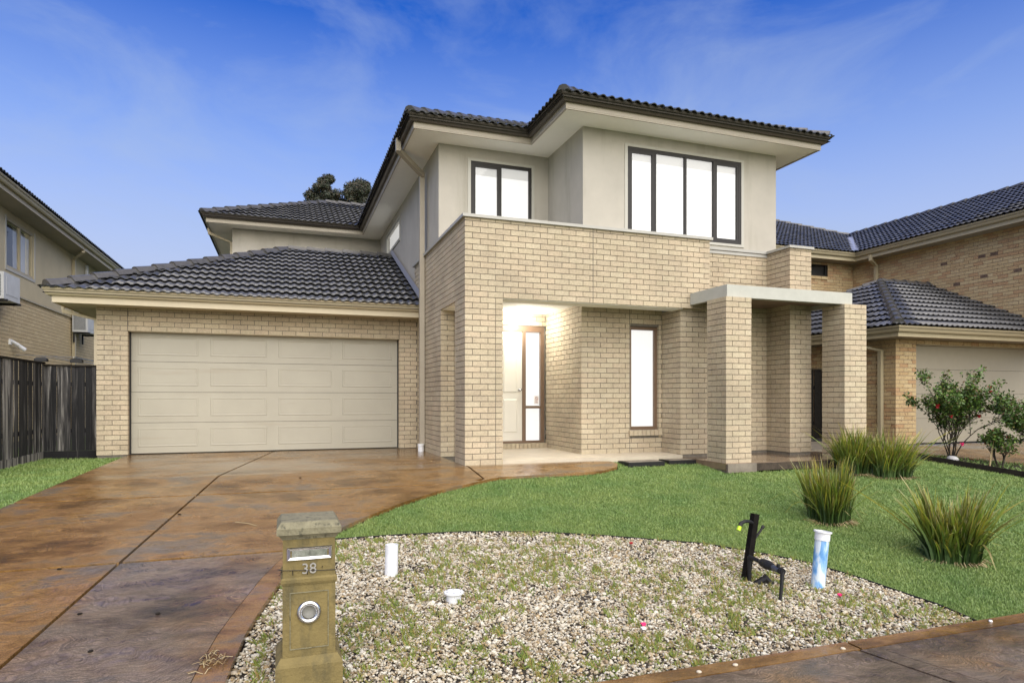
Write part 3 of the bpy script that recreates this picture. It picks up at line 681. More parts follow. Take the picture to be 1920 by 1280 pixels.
# ================================================================== MAIN HOUSE
house = thing('house', (2.51,9.17,0), 'two storey cream brick and render house with double garage and brick porch', 'house')
B = Bricks(house, 'brick', 'mortar')
ZB = 29*CO       # underside of the porch band
ZT = 3.655
gwall = B.core('garage_wall', wall_boxes('x', -3.02+I, 2.51, 12.77+I, 13.0, -.1, 2.56, [(-2.55-.004, 2.155+.004, -1, 2.165+.003)])+wall_boxes('y', 13.0, 18.4, -3.02+I, -2.8, -.1, 2.56))
B.run(gwall, 'x', -3.02, 2.15+.36, 12.77, -1, 0, 2.55, True, False, 0, [(-2.55, 2.155, -1, 2.165)], zb=.015)
B.run(gwall, 'y', 12.77, 18.4, -3.02, -1, 0, 2.55, True, False, 1, vis=False, zb=.015)
pw = B.core('porch_wall', [(2.51+I,3.10-I,9.17+I,9.76-I,-.1,ZB+.01),(2.51+I,2.86-I,10.72+I,13.05,-.1,ZB+.01),(2.51+I,6.79-I,9.17+I,9.52,ZB+.01,ZT),(2.51+I,2.86,9.52,13.05,ZB+.01,ZT)])
B.pier(pw, 2.51, 3.10, 9.17, 9.76, 0, ZB, 'FL')
B.pier(pw, 2.51, 2.86, 10.72, 13.06, 0, ZB, 'FL')
B.run(pw, 'x', 2.51, 6.79, 9.17, -1, ZB, ZT, True, True, 0)
B.run(pw, 'y', 9.17, 13.06, 2.51, -1, ZB, ZT, True, True, 1)
B.run(pw, 'y', 9.17, 9.57, 6.79, 1, ZB, ZT, True, False, 1, vis=False)
ew = B.core('entry_wall', wall_boxes('x', 4.72+I, 6.28, 9.84+I, 10.05, .0, 2.6, [(5.646, 6.224, .445, 2.243)])+[(4.72+I,4.95,10.05,11.42,0,2.6)]+wall_boxes('x', 2.86, 4.72, 11.42+I, 11.6, .0, 2.6, [(3.35, 4.70, -1, 2.36)]))
B.run(ew, 'x', 4.72, 6.28, 9.84, -1, .05, 2.58, True, False, 0, [(5.65, 6.22, .34, 2.24)], zb=.05)
B.run(ew, 'y', 9.84, 11.42, 4.72, -1, .05, 2.58, True, False, 1, zb=.05)
B.run(ew, 'x', 2.86, 4.72, 11.42, -1, .05, 2.58, False, False, 0, [(3.35, 4.70, -1, 2.36)], zb=.05)
rw = B.core('room_wall', [(6.28+I,6.99,9.27+I,9.84,0,ZB),(6.5,8.5,9.57+I,9.8,0,3.62),(6.5,6.99,9.52,9.57,ZB,3.62)])
B.run(rw, 'x', 6.28, 6.99, 9.27, -1, .05, ZB, True, True, 0, zb=.05); B.run(rw, 'y', 9.27, 9.84, 6.28, -1, .05, ZB, True, False, 1, zb=.05)
B.run(rw, 'x', 6.79, 8.32, 9.57, -1, .05, 3.61, False, False, 1, zb=.05)
ep = B.core('brick_pier', [(8.32+I,8.79-I,8.99+I,9.57,0,3.61)]); B.pier(ep, 8.32, 8.79, 8.99, 9.57, .05, 3.61, 'FL', zb=.05)
cols = []
for x0 in (6.345, 8.685):
    c = B.core('column', [(x0+I,x0+.47-I,8.17+I,8.64-I,0,2.53)]); B.pier(c, x0, x0+.47, 8.17, 8.64, 0, 2.54, 'FL', zb=-.02); cols.append(c)
    MB().box(x0-.03,x0+.5,8.085,8.67,-.14,-.002).build('footing', 'concrete', house)
B.finish(300)
# window sill bricks, door threshold bricks (soldier course)
for i in range(8):
    x = 5.62+i*.082; b = MB().box(x, x+.074, 9.80, 9.90, .345, .44); b.build('sill_brick', 'brick', house)
for i in range(17):
    x = 3.34+i*.082; b = MB().box(x, min(x+.074, 4.715), 11.33, 11.5, .052, .145); b.build('sill_brick', 'brick', house)
# coping strips
b = MB().box(2.47,6.83,9.13,9.60,ZT,ZT+.045); b.build('coping', 'coping', house)
b = MB().box(2.47,2.62,9.603,13.10,ZT,ZT+.045); b.build('coping', 'coping', house)
b = MB().box(6.833,8.30,9.535,9.62,3.612,3.66); b.build('coping', 'coping', house)
b = MB().box(8.285,8.825,8.955,9.60,3.612,3.655); b.build('coping', 'coping', house)
# porch ceiling, band soffit
MB().box(2.87,6.4,9.53,11.6,2.585,2.62).build('ceiling', 'plaster', house)
MB().box(3.10,6.28,9.20,9.528,ZB-.012,ZB+.005).build('lintel_soffit', 'plaster', house)
MB().box(2.54,2.83,9.76,10.72,ZB-.012,ZB+.005).build('lintel_soffit', 'plaster', house)
MB().box(2.88,6.6,9.528,9.545,ZB,2.6).build('lintel_soffit', 'plaster', house)
MB().box(3.0,8.5,9.55,11.0,3.55,3.60).build('balcony_roof', 'coping', house)
# pergola slab roof
MB().box(6.40,8.90,8.22,8.30,2.545,2.735).build('pergola_beam', 'beam', house)
MB().box(6.40,6.48,8.303,9.165,2.545,2.735).build('pergola_beam', 'beam', house)
MB().box(8.82,8.90,8.303,9.165,2.545,2.735).build('pergola_beam', 'beam', house)
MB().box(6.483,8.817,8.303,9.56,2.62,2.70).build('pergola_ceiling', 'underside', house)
for i in range(5): MB().box(6.95+i*.39, 7.32+i*.39, 8.305, 8.42, 2.560, 2.60).build('ceiling_sheet', 'beam', house)
# rendered upper walls
up = MB()
wbump = [(5.459, 7.78, 3.75, 5.235)]; wleft = [(3.14, 4.30, 3.8, 5.22)]; wside = [(15.1, 17.1, 4.72, 5.22)]
for bx in wall_boxes('x', 4.63, 8.56, 9.60, 9.80, 3.60, 5.46, wbump): up.box(*bx)
up.box(4.63, 4.83, 9.80, 11.08, 3.55, 5.46); up.box(8.36, 8.56, 9.80, 24, 0, 5.46)
for bx in wall_boxes('x', 2.557, 4.83, 11.08, 11.28, 3.5, 5.46, wleft): up.box(*bx)
for bx in wall_boxes('y', 11.28, 18.4, 2.557, 2.757, 2.4, 5.46, wside): up.box(*bx)
up.box(-1.27, 2.757, 18.4, 18.6, 2.4, 5.46); up.box(-1.27, -1.07, 18.6, 23.5, 0, 5.46); up.box(-1.27, 8.56, 23.5, 23.7, 0, 5.46)
up.build('rendered_wall', 'stucco', house)
def win(x0, x1, y, z0, z1, splits, m='frame_dark', fw=.05, sash=(), trim=True, band=.22, label=None, par=house, side=False, room='bright_room', bandm='room_band', depth=.05, proud=.0):
    """a window facing -Y (or -X when side): frame > panes, trim; behind it the lit room"""
    T = (lambda b: b) if not side else (lambda b: b)
    def bx(mb, a, b_, c, d, e, f):
        if not side: mb.box(a, b_, c, d, e, f)
        else: mb.box(c, d, a, b_, e, f)
    mb = MB(); xs = [x0]+list(splits)+[x1]
    bx(mb, x0, x1, y-.02+.02, y+depth, z0, z0+fw); bx(mb, x0, x1, y, y+depth, z1-fw, z1)
    bx(mb, x0, x0+fw, y, y+depth, z0+fw, z1-fw); bx(mb, x1-fw, x1, y, y+depth, z0+fw, z1-fw)
    for s in splits: bx(mb, s-fw*.4, s+fw*.4, y+.001, y+depth, z0+fw, z1-fw)
    f = mb.build('window_frame', m, par, label)
    for i in range(len(xs)-1):
        a, b_ = xs[i]+(fw if i == 0 else fw*.4), xs[i+1]-(fw if i == len(xs)-2 else fw*.4)
        zz0, zz1 = z0+fw, z1-fw
        if i in sash:
            q = MB(); w = .04
            bx(q, a, b_, y+.004, y+depth-.004, zz0, zz0+w); bx(q, a, b_, y+.004, y+depth-.004, zz1-w, zz1); bx(q, a, a+w, y+.004, y+depth-.004, zz0+w, zz1-w); bx(q, b_-w, b_, y+.004, y+depth-.004, zz0+w, zz1-w)
            q.build('sash', m, f); a += w; b_ -= w; zz0 += w; zz1 -= w
        q = MB(); bx(q, a, b_, y+depth*.5, y+depth*.5+.005, zz0, zz1); q.build('pane', 'glass', f)
    q = MB(); bx(q, x0+.01, x1-.01, y+.075, y+.08, z0, z1-band); q.build('lit_room', room, par)
    if band: q = MB(); bx(q, x0+.01, x1-.01, y+.075, y+.08, z1-band, z1); q.build('room_ceiling', bandm, par)
    if trim:
        q = MB(); t = .055; e = y-.012
        bx(q, x0-t, x1+t, e, y+.02, z1, z1+t*.8); bx(q, x0-t, x1+t, e-.01, y+.02, z0-t*.8, z0); bx(q, x0-t, x0, e, y+.02, z0, z1); bx(q, x1, x1+t, e, y+.02, z0, z1)
        q.build('window_trim', 'white_trim', par)
    return f
win(5.459, 7.78, 9.60, 3.75, 5.235, (6.00, 6.61, 7.206), sash=(0, 3), band=.20)
win(3.14, 4.30, 11.08, 3.80, 5.22, (3.70,), sash=(0,), band=.22)
win(15.1, 17.1, 2.557, 4.72, 5.22, (), m='white_trim', side=True, band=0)
# fix: reveal sides between frame and room
win(5.65, 6.22, 9.90, .445, 2.24, (), m='frame_brown', trim=False, band=.0, fw=.055)
# front door
fr = MB().box(3.38,4.70,11.44,11.52,2.25,2.36).box(3.38,4.70,11.44,11.52,.15,.19).box(3.38,3.44,11.44,11.52,.19,2.25).box(4.255,4.325,11.44,11.52,.19,2.25).box(4.63,4.70,11.44,11.52,.19,2.25).box(4.325,4.63,11.445,11.515,.80,.85).build('door_frame', 'frame_brown', house)
dr = MB().box(3.44,4.255,11.465,11.505,.19,2.25)
dr = dr.build('front_door', 'door_white', house)
for (za, zb_) in ((.35,.98),(1.10,2.10)):
    for (xa, xb) in ((3.50,3.80),(3.88,4.16)):
        q = MB(); q.loft([[(xa,11.4645,za),(xb,11.4645,za),(xb,11.4645,zb_),(xa,11.4645,zb_)],[(xa+.02,11.452,za+.02),(xb-.02,11.452,za+.02),(xb-.02,11.452,zb_-.02),(xa+.02,11.452,zb_-.02)]]); q.build('door_panel', 'door_white', dr)
MB().lathe([(.028,0),(.028,.008),(.012,.012),(.012,.035),(.027,.045),(.03,.06),(.02,.072),(.002,.075)], (4.20,11.465,1.15), 'y', 16).build('door_knob', 'steel', dr, smooth=True)
MB().box(4.325,4.63,11.475,11.48,.19,.80).box(4.325,4.63,11.475,11.48,.85,2.25).build('sidelight', 'glass', house)
MB().box(4.27,4.69,11.53,11.54,.17,2.28).build('lit_room', 'bright_room', house)
st = MB().box(4.505,4.60,11.468,11.472,.885,1.04).build('sticker', 'sticker', house)
q = MB(); 
for j in range(20):
    a0, a1 = 2*math.pi*j/20, 2*math.pi*(j+1)/20
    q.poly([(4.552+.026*math.cos(a0),11.4665,.985+.026*math.sin(a0)),(4.552+.026*math.cos(a1),11.4665,.985+.026*math.sin(a1)),(4.552+.033*math.cos(a1),11.4665,.985+.033*math.sin(a1)),(4.552+.033*math.cos(a0),11.4665,.985+.033*math.sin(a0))])
q.poly([(4.531,11.4663,1.001),(4.536,11.4663,1.006),(4.573,11.4663,.969),(4.568,11.4663,.964)]); q.box(4.527,4.577,11.4663,11.4668,.925,.931).box(4.527,4.577,11.4663,11.4668,.908,.914)
q.build('prohibition_mark', 'sticker_red', st)
# porch lamp
pl = MB().lathe([(.13,0),(.13,-.03),(.10,-.05),(.03,-.06)], (4.15,11.05,2.585), 'z', 24).build('porch_lamp', 'lamp', house)
ld = bpy.data.lights.new('porch_light', 'POINT'); ld.energy = 28; ld.color = (1, .96, .89); ld.shadow_soft_size = .12
lo = bpy.data.objects.new('porch_light', ld); COL.objects.link(lo); lo.location = (4.15,11.05,2.43)
# garage door
gd = MB().box(-2.60,2.20,12.985,12.99,0,2.3).build('garage_door', 'frame_dark', house)
for i in range(4):
    z0, z1 = .018+i*.5425, .018+(i+1)*.5425-.006
    x0, x1 = -2.53, 2.14
    row = MB().box(x0, x1, 12.95, 12.98, z0, z1)
    w = (x1-x0)/4
    for j in range(4):
        a, b_ = x0+j*w+.10, x0+(j+1)*w-.10; za, zb_ = z0+.11, z1-.09
        for (o0, y0, o1, y1) in ((0, 12.9495, .018, 12.938), (.045, 12.938, .06, 12.945)):
            pass
        R0 = lambda o, y: [(a+o, y, za+o), (b_-o, y, za+o), (b_-o, y, zb_-o), (a+o, y, zb_-o)]
        row.loft([R0(0, 12.951), R0(.008, 12.944), R0(.02, 12.944), R0(.04, 12.948), R0(.045, 12.9455)])
    row.build('door_panel', 'garage_door', gd)
MB().box(-2.55,-2.53,12.93,12.985,0,2.165).box(2.14,2.155,12.93,12.985,0,2.165).build('door_track', 'frame_dark', gd)
MB().box(-2.54,2.145,12.79,12.99,2.155,2.175).build('lintel', 'cream', house)
# eaves, gutters
upl = [(-1.96+.11,24.1),(-1.96+.11,17.75+.11),(1.9+.11,17.86),(2.01,10.54),(4.08,10.54),(4.08,9.06),(9.09,9.06),(9.09,24.1)]
gutter([(x, y, 5.655) for x, y in upl], 'cream_shaded', house, closed=False, fascia=.12, fm='taupe')
b = MB(); b.poly([(x+(.02 if x < 3 else 0), y, 5.455) for x, y in upl]); b.build('eave_lining', 'eave', house)
gp_ = [(-3.63+.10,19.3),(-3.53,12.27),(2.50,12.27)]
gutter([(x, y, 2.77) for x, y in gp_], 'cream', house, fascia=.13)
b = MB(); b.poly([(-3.52,12.28,2.552),(2.51,12.28,2.552),(2.51,12.80,2.552),(-2.9,12.80,2.552),(-2.9,19,2.552),(-3.52,19,2.552)]); b.build('eave_lining', 'cream', house)
# roofs
rf = Roof(house)
pt = .461
rf.plane([(-3.63,12.17),(2.53,12.17),(2.53,15.9),(.10,15.9)], (-3.63,12.17), (2.5,12.17), 2.735, pt)
rf.plane([(-3.63,19.6),(-3.63,12.17),(.10,15.9)], (-3.63,19.6), (-3.63,12.17), 2.735, pt, vis=False)
rf.plane([(-3.63,19.6),(.10,15.9),(2.5,15.9),(2.5,18.4)], (2.5,19.6), (-3.63,19.6), 2.735, pt, tiles=False)
pz = 5.615; pu = .466
rf.plane([(1.9,10.43),(3.97,10.43),(6.585,13.045),(5.55,14.08)], (1.9,10.43), (3.97,10.43), pz, pu)
rf.plane([(1.9,17.75),(1.9,10.43),(5.55,14.08),(5.55,21.4),(5.09,20.94)], (1.9,17.75), (1.9,10.43), pz, pu)
rf.plane([(3.97,8.95),(9.2,8.95),(6.585,11.565)], (3.97,8.95), (9.2,8.95), pz, pu)
rf.plane([(3.97,10.43),(3.97,8.95),(6.585,11.565),(6.585,13.045)], (3.97,10.43), (3.97,8.95), pz, pu)
rf.plane([(-1.96,17.75),(1.9,17.75),(5.09,20.94),(1.23,20.94)], (-1.96,17.75), (1.9,17.75), pz, pu)
rf.plane([(-1.96,24.13),(-1.96,17.75),(1.23,20.94)], (-1.96,24.13), (-1.96,17.75), pz, pu, vis=False)
rf.plane([(9.2,8.95),(9.2,21),(6.585,18.4),(6.585,11.565)], (9.2,21), (9.2,8.95), pz, pu, vis=False)
rf.finish(300)
zr = 2.735+3.73*pt
rf.caps((-3.58,12.22,2.79), (.10,15.9,zr)); rf.caps((.10,15.9,zr), (2.55,15.9,zr))
rf.caps((1.93,10.46,pz+.03), (5.55,14.08,pz+3.65*pu)); rf.caps((4.0,8.98,pz+.03), (6.585,11.565,pz+2.615*pu)); rf.caps((9.17,8.98,pz+.03), (6.585,11.565,pz+2.615*pu))
rf.caps((-1.93,17.78,pz+.03), (1.23,20.94,pz+3.19*pu)); rf.caps((1.23,20.94,pz+3.19*pu), (5.09,20.94,pz+3.19*pu)); rf.caps((6.585,11.565,pz+2.615*pu), (6.585,13.0,pz+2.615*pu)); rf.caps((5.55,14.08,pz+3.65*pu), (5.55,21,pz+3.65*pu))
MB().poly([(2.47,12.2,2.84),(2.505,12.2,2.96),(2.505,15.95,4.66),(2.47,15.95,4.56)]).build('flashing', 'flashing', house)
# downpipes
def sq(name, pts, r, m, parent): return MB().tube(pts, r, 4, square=True).build(name, m, parent)
dp = sq('downpipe', [(1.92,11.5,5.60),(1.92,11.5,5.38)], .06, 'taupe', house)
sq('downpipe', [(1.92,11.52,5.42),(2.46,11.98,5.17)], .06, 'taupe', house)
sq('downpipe', [(2.45,12.02,5.20),(2.45,12.02,.12)], .065, 'taupe', house)
MB().lathe([(.055,-.06),(.055,.10),(.062,.10),(.062,.14)], (2.43,12.0,0), 'z', 16).build('pipe_socket', 'white_pvc', house)
sq('downpipe', [(9.0,10.4,5.52),(9.0,10.4,5.36),(8.6,10.2,5.30)], .05, 'taupe', house)
sq('downpipe', [(-1.88,18.9,5.52),(-1.88,18.9,5.40),(-1.33,19.0,5.2),(-1.33,19.0,2.4)], .055, 'cream', house)
sq('downpipe', [(-3.55,12.95,2.62),(-3.55,12.95,2.48),(-3.08,13.05,2.36),(-3.08,13.05,0)], .05, 'cream', house)
for (x, y, z0, z1) in ((-2.552,12.77,2.17,2.55),(2.158,12.77,2.17,2.55),(4.60,9.17,ZB,ZT),(5.64,9.84,.06,2.57)):
    MB().box(x-.005,x+.005,y-.003,y+.02,z0,z1).build('control_joint', 'mortar', house)

# ================================================================== NEIGHBOUR LEFT
nl = thing('neighbour_house', (-5.8,15,0), 'neighbouring two storey house on the left with tan brick below beige render', 'house')
BL = Bricks(nl, 'brick_l', 'mortar_g')
w1 = BL.core('brick_wall', [(-6.05,-5.8-I,12,32,-.2,3.32)]); BL.run(w1, 'y', 12, 32, -5.8, 1, 0, 3.32, own=0)
BL.finish(300)
q = MB()
for bx in wall_boxes('y', 12, 32, -6.0, -5.79, 3.36, 5.17, [(17.18,18.87,3.9,5.02)]): q.box(*bx)
q.build('rendered_wall', 'stucco_l', nl)
MB().box(-6.0,-5.76,12,32,3.32,3.36).build('ledge', 'cream_n', nl)
MB().box(-5.86,-5.80,17.18,17.24,3.9,5.02).box(-5.86,-5.80,18.81,18.87,3.9,5.02).box(-5.86,-5.80,17.24,18.81,3.9,3.96).box(-5.86,-5.80,17.24,18.81,4.96,5.02).box(-5.85,-5.80,18.0,18.06,3.96,4.96).build('window_frame', 'cream_n', nl)
MB().box(-5.79,-5.775,17.12,18.93,3.84,3.9).box(-5.79,-5.775,17.12,17.18,3.9,5.05).box(-5.79,-5.775,18.87,18.93,3.9,5.05).build('window_trim', 'white_trim', nl)
MB().box(-5.84,-5.835,17.24,18.0,3.96,4.96).build('pane', 'glass', nl); MB().box(-5.84,-5.835,18.06,18.81,3.96,4.96).build('pane', 'glass', nl)
MB().box(-5.98,-5.95,17.24,18.04,3.96,4.96).build('dark_room', 'dark_room', nl); MB().box(-5.98,-5.95,18.05,18.81,3.96,4.96).build('curtain', 'ac_white', nl)
gutter([(-5.30,12,5.40),(-5.30,33,5.40)][::1], 'cream_n', nl, fascia=.12)
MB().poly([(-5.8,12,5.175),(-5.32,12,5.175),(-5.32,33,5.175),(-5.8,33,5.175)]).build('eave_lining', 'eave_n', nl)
rl = Roof(nl); rl.plane([(-5.2,12),(-5.2,33),(-9,33),(-9,12)], (-5.2,12), (-5.2,33), 5.40, .42, vis=False); rl.finish(0)
sq('downpipe', [(-5.33,21.2,5.28),(-5.33,21.2,5.15),(-5.74,21.9,5.02),(-5.74,21.9,0)], .06, 'cream_n', nl)
sq('downpipe', [(-5.74,23.2,5.1),(-5.74,23.2,3.4)], .045, 'white_pvc', nl)
def ac(loc, label, wy=.85):
    x, y, z = loc; r = thing('air_conditioner', loc, label, 'air conditioner', 'air conditioner units on the left neighbour wall')
    MB().box(x, x+.38, y, y+wy, z, z+.55).build('casing', 'ac_white', r)
    MB().box(x+.03, x+.33, y-.006, y-.001, z+.06, z+.49).build('grille_back', 'ac_grille', r)
    q = MB()
    for i in range(14): q.box(x+.03, x+.33, y-.014, y-.007, z+.07+i*.03, z+.08+i*.03)
    q.build('grille', 'ac_white', r)
    MB().box(x+.381, x+.386, y+.12, y+wy-.12, z+.10, z+.47).build('side_panel', 'ac_white', r)
    MB().box(x, x+.42, y+.05, y+.09, z-.05, z-.003).box(x, x+.42, y+wy-.09, y+wy-.05, z-.05, z-.003).box(x+.0, x+.04, y+.05, y+.09, z-.3, z-.05).box(x, x+.04, y+wy-.09, y+wy-.05, z-.3, z-.05).build('bracket', 'black_plastic', r)
ac((-5.74,15.80,3.02), 'white air conditioner box at the left frame edge under the upstairs window')
ac((-5.74,21.75,2.92), 'white air conditioner box with grille half hidden behind the garage eave corner', 1.0)
sl = thing('security_light', (-5.78,17.4,2.2), 'small white twin head security light on tan brick wall above fence', 'light')
MB().box(-5.80,-5.76,17.35,17.45,2.20,2.32).build('mount', 'white_pvc', sl)
MB().tube([(-5.76,17.4,2.28),(-5.66,17.5,2.20)], .035, 10).build('lamp_head', 'white_pvc', sl); MB().tube([(-5.72,17.55,2.22),(-5.58,17.65,2.10)], .045, 10).build('lamp_head', 'white_pvc', sl)
cl = thing('clothesline', (-5.7,16.2,1.9), 'thin grey folding clothesline frame just above the fence top', 'clothesline')
MB().tube([(-5.7,17.5,1.98),(-4.1,15.6,1.84)], .012, 6).tube([(-5.7,21,2.05),(-4.1,19.6,1.85)], .012, 6).tube([(-4.1,15.6,1.84),(-4.1,19.6,1.85)], .012, 6).build('frame', 'flashing', cl)
MB().tube([(-5.2,17,1.94),(-5.2,20.6,1.98)], .004, 4).tube([(-4.7,16.3,1.89),(-4.7,20.1,1.91)], .004, 4).build('line', 'flashing', cl)

# ================================================================== FENCES
def fence(name, label, pts, top, cat='fence', wood='fence_wood', vary=.012):
    (x0, y0), (x1, y1) = pts; L_ = math.hypot(x1-x0, y1-y0); dx, dy = (x1-x0)/L_, (y1-y0)/L_; nx, ny = dy, -dx
    r = thing(name, (x0, y0, gz(y0)), label, cat)
    n = int(L_/.098)
    for i in range(n):
        a = i*L_/n+.003; b_ = (i+1)*L_/n-.003; o_ = random.uniform(0, vary)+(.014 if i % 2 else 0)
        zt = top-.03+random.uniform(-.004, .004)
        q = MB(); P_ = [(x0+dx*a+nx*o_, y0+dy*a+ny*o_), (x0+dx*b_+nx*o_, y0+dy*b_+ny*o_)]
        g0 = gz(P_[0][1])
        q.loft([[(P_[0][0], P_[0][1], g0+.09), (P_[1][0], P_[1][1], g0+.09), (P_[1][0]+nx*.014, P_[1][1]+ny*.014, g0+.09), (P_[0][0]+nx*.014, P_[0][1]+ny*.014, g0+.09)],
                [(P_[0][0], P_[0][1], zt), (P_[1][0], P_[1][1], zt), (P_[1][0]+nx*.014, P_[1][1]+ny*.014, zt), (P_[0][0]+nx*.014, P_[0][1]+ny*.014, zt)]])
        q.build('paling', wood, r)
    def beam(nm, o0, o1, z0, z1, m='timber_dark', follow=False):
        rings = []
        for (x, y) in ((x0, y0), (x1, y1)):
            g0 = gz(y) if follow else 0
            rings.append([(x+nx*o0, y+ny*o0, z0+g0), (x+nx*o1, y+ny*o1, z0+g0), (x+nx*o1, y+ny*o1, z1+g0), (x+nx*o0, y+ny*o0, z1+g0)])
        MB().loft(rings).build(nm, m, r)
    beam('cap_rail', -.03, .05, top-.028, top); beam('rail', -.045, -.002, .4, .47); beam('rail', -.045, -.002, 1.2, 1.27); beam('plinth', -.01, .03, -.06, .085, 'fence_wood', True)
    return r
f1 = fence('paling_fence', 'old black and grey paling fence running along the left side lawn', ((-3.87,13.0),(-3.87,9.2))[::-1], 1.60)
f2 = fence('paling_fence', 'short dark grey paling fence joining the garage corner to side fence', ((-3.86,13.0),(-3.03,13.0)), 1.565)
for r_, x, y in ((f1, -3.84, 12.85), (f2, -3.38, 13.05)):
    MB().box(x-.09, x+.09, y-.05, y+.05, 1.605, 1.65).loft([[(x-.09,y-.05,1.65),(x+.09,y-.05,1.65),(x+.09,y+.05,1.65),(x-.09,y+.05,1.65)],[(x-.05,y-.03,1.68),(x+.05,y-.03,1.68),(x+.05,y+.03,1.68),(x-.05,y+.03,1.68)]]).build('post_cap', 'black_plastic', r_)
fence('side_gate', 'black timber side gate in the gap beside the orange brick house', ((8.8,11.5),(12.2,11.5)), 1.66, 'gate', 'black_wood')

# ================================================================== NEIGHBOUR RIGHT
nr = thing('neighbour_house', (12.25,10.2,0), 'neighbouring orange brick house on the right with grey tiled garage roof', 'house')
BN = Bricks(nr, 'brick_n', 'mortar_g')
g_ = BN.core('garage_wall', wall_boxes('x', 12.25+I, 21, 10.2+I, 10.42, 0, 2.45, [(12.84,17.6,-1,2.165)])+[(12.25+I,12.47,10.42,16,0,2.45)])
BN.run(g_, 'x', 12.25, 21, 10.2, -1, .02, 2.4, True, False, 0, [(12.84,17.6,-1,2.165)], zb=.02); BN.run(g_, 'y', 10.2, 16, 12.25, -1, .02, 2.4, True, False, 1, zb=.02)
u_ = BN.core('upper_wall', [(16.7+I,16.95,4,15.4,2.0,5.18)]+wall_boxes('x', 8.6, 16.95, 15.4+I, 15.62, 0, 5.18, [(14.4,15.7,4.72,5.1)]))
BN.run(u_, 'y', 4, 15.4, 16.7, -1, 2.06, 5.15, False, False, 1); BN.run(u_, 'x', 8.6, 16.7, 15.4, -1, 2.06, 5.15, False, False, 0, [(14.4,15.7,4.6,5.1)])
BN.finish(300)
for i in range(5): MB().box(14.42+i*.25, 14.66+i*.25, 15.36, 15.5, 4.62, 4.71).build('sill_brick', 'brick_n', nr)
win(14.4, 15.7, 15.45, 4.72, 5.1, (), trim=False, band=0, par=nr, room='dark_room')
# burnt feature bricks on the side wall
for (y, z) in ((12.35,4.64),(11.35,4.60),(11.05,4.60),(10.05,4.52),(12.9,4.13),(12.0,3.98),(11.3,4.05),(10.5,4.10)):
    zz = math.floor(z/CO)*CO
    MB().box(16.6975, 16.72, y+.02, y+.20, zz+.005, zz+.074).build('burnt_brick', 'burnt', nr, label='dark burnt brick')
d_ = MB().box(12.82,17.62,10.36,10.38,0,2.2).build('garage_door', 'frame_dark', nr)
for i in range(4): MB().box(12.85,17.6,10.33,10.355,.02+i*.5375,.02+(i+1)*.5375-.006).build('door_panel', 'garage_door_n', d_)
MB().box(12.83,17.62,10.21,10.37,2.15,2.19).build('lintel', 'cream_n', nr)
gutter([(x, y, 2.46) for x, y in [(11.72,16.2),(11.72,9.7),(20.7,9.7)]], 'cream_n', nr, fascia=.11)
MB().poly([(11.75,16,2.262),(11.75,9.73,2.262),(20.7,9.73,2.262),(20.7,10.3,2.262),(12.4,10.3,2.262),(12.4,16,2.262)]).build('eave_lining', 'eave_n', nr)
gutter([(x, y, 5.37) for x, y in [(8.6,14.95),(16.3,14.95),(16.3,3)]], 'cream_n', nr, fascia=.13)
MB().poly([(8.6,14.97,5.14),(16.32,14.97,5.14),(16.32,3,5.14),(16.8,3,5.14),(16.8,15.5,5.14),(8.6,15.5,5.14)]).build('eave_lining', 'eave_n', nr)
rn = Roof(nr); pn = .494
rn.plane([(11.62,9.6),(20.8,9.6),(17.5,12.9),(14.92,12.9)], (11.62,9.6), (20.8,9.6), 2.46, pn)
rn.plane([(11.62,16.2),(11.62,9.6),(14.92,12.9)], (11.62,16.2), (11.62,9.6), 2.46, pn)
rn.plane([(20.8,9.6),(20.8,16.2),(17.5,12.9)], (20.8,16.2), (20.8,9.6), 2.46, pn, tiles=False)
rn.plane([(11.62,16.2),(14.92,12.9),(17.5,12.9),(20.8,16.2)], (20.8,16.2), (11.62,16.2), 2.46, pn, tiles=False)
rn.plane([(16.2,14.85),(16.2,2),(19.74,5.5),(19.74,18.39)], (16.2,14.85), (16.2,2), 5.37, .466)
rn.plane([(8.6,14.85),(16.2,14.85),(19.74,18.39),(17.48,20.65),(8.6,20.65)], (8.6,14.85), (16.2,14.85), 5.37, .466)
rn.finish(300)
za = 2.46+3.3*pn
rn.caps((11.66,9.64,2.5), (14.92,12.9,za)); rn.caps((14.92,12.9,za), (17.5,12.9,za)); rn.caps((20.7,9.7,2.5), (17.5,12.9,za)); rn.caps((11.66,16.1,2.5), (14.92,12.9,za))
zz = 5.37+3.54*.466; rn.caps((19.74,2,zz), (19.74,18.39,zz)); rn.caps((19.74,18.39,zz), (17.48,20.65,5.37+5.8*.466)); rn.caps((17.48,20.65,5.37+5.8*.466), (8.6,20.65,5.37+5.8*.466))
vd = Vector((3.54,3.54,3.54*.466)); vs_ = Vector((1,-1,0)).normalized()*.09; p0_ = Vector((16.22,14.87,5.41)); 
MB().poly([p0_-vs_+Vector((0,0,.05)), p0_+vs_+Vector((0,0,.05)), p0_+vd*.75+vs_+Vector((0,0,.05)), p0_+vd*.75-vs_+Vector((0,0,.05))]).build('valley_flashing', 'flashing', nr)
sq('downpipe', [(11.7,10.9,2.30),(11.7,10.9,2.2),(12.19,10.52,2.02),(12.19,10.52,0)], .06, 'cream_n', nr)
sq('downpipe', [(16.3,14.4,5.22),(16.3,14.4,5.08),(16.63,14.5,4.93),(16.63,14.5,2.5)], .06, 'cream_n', nr)

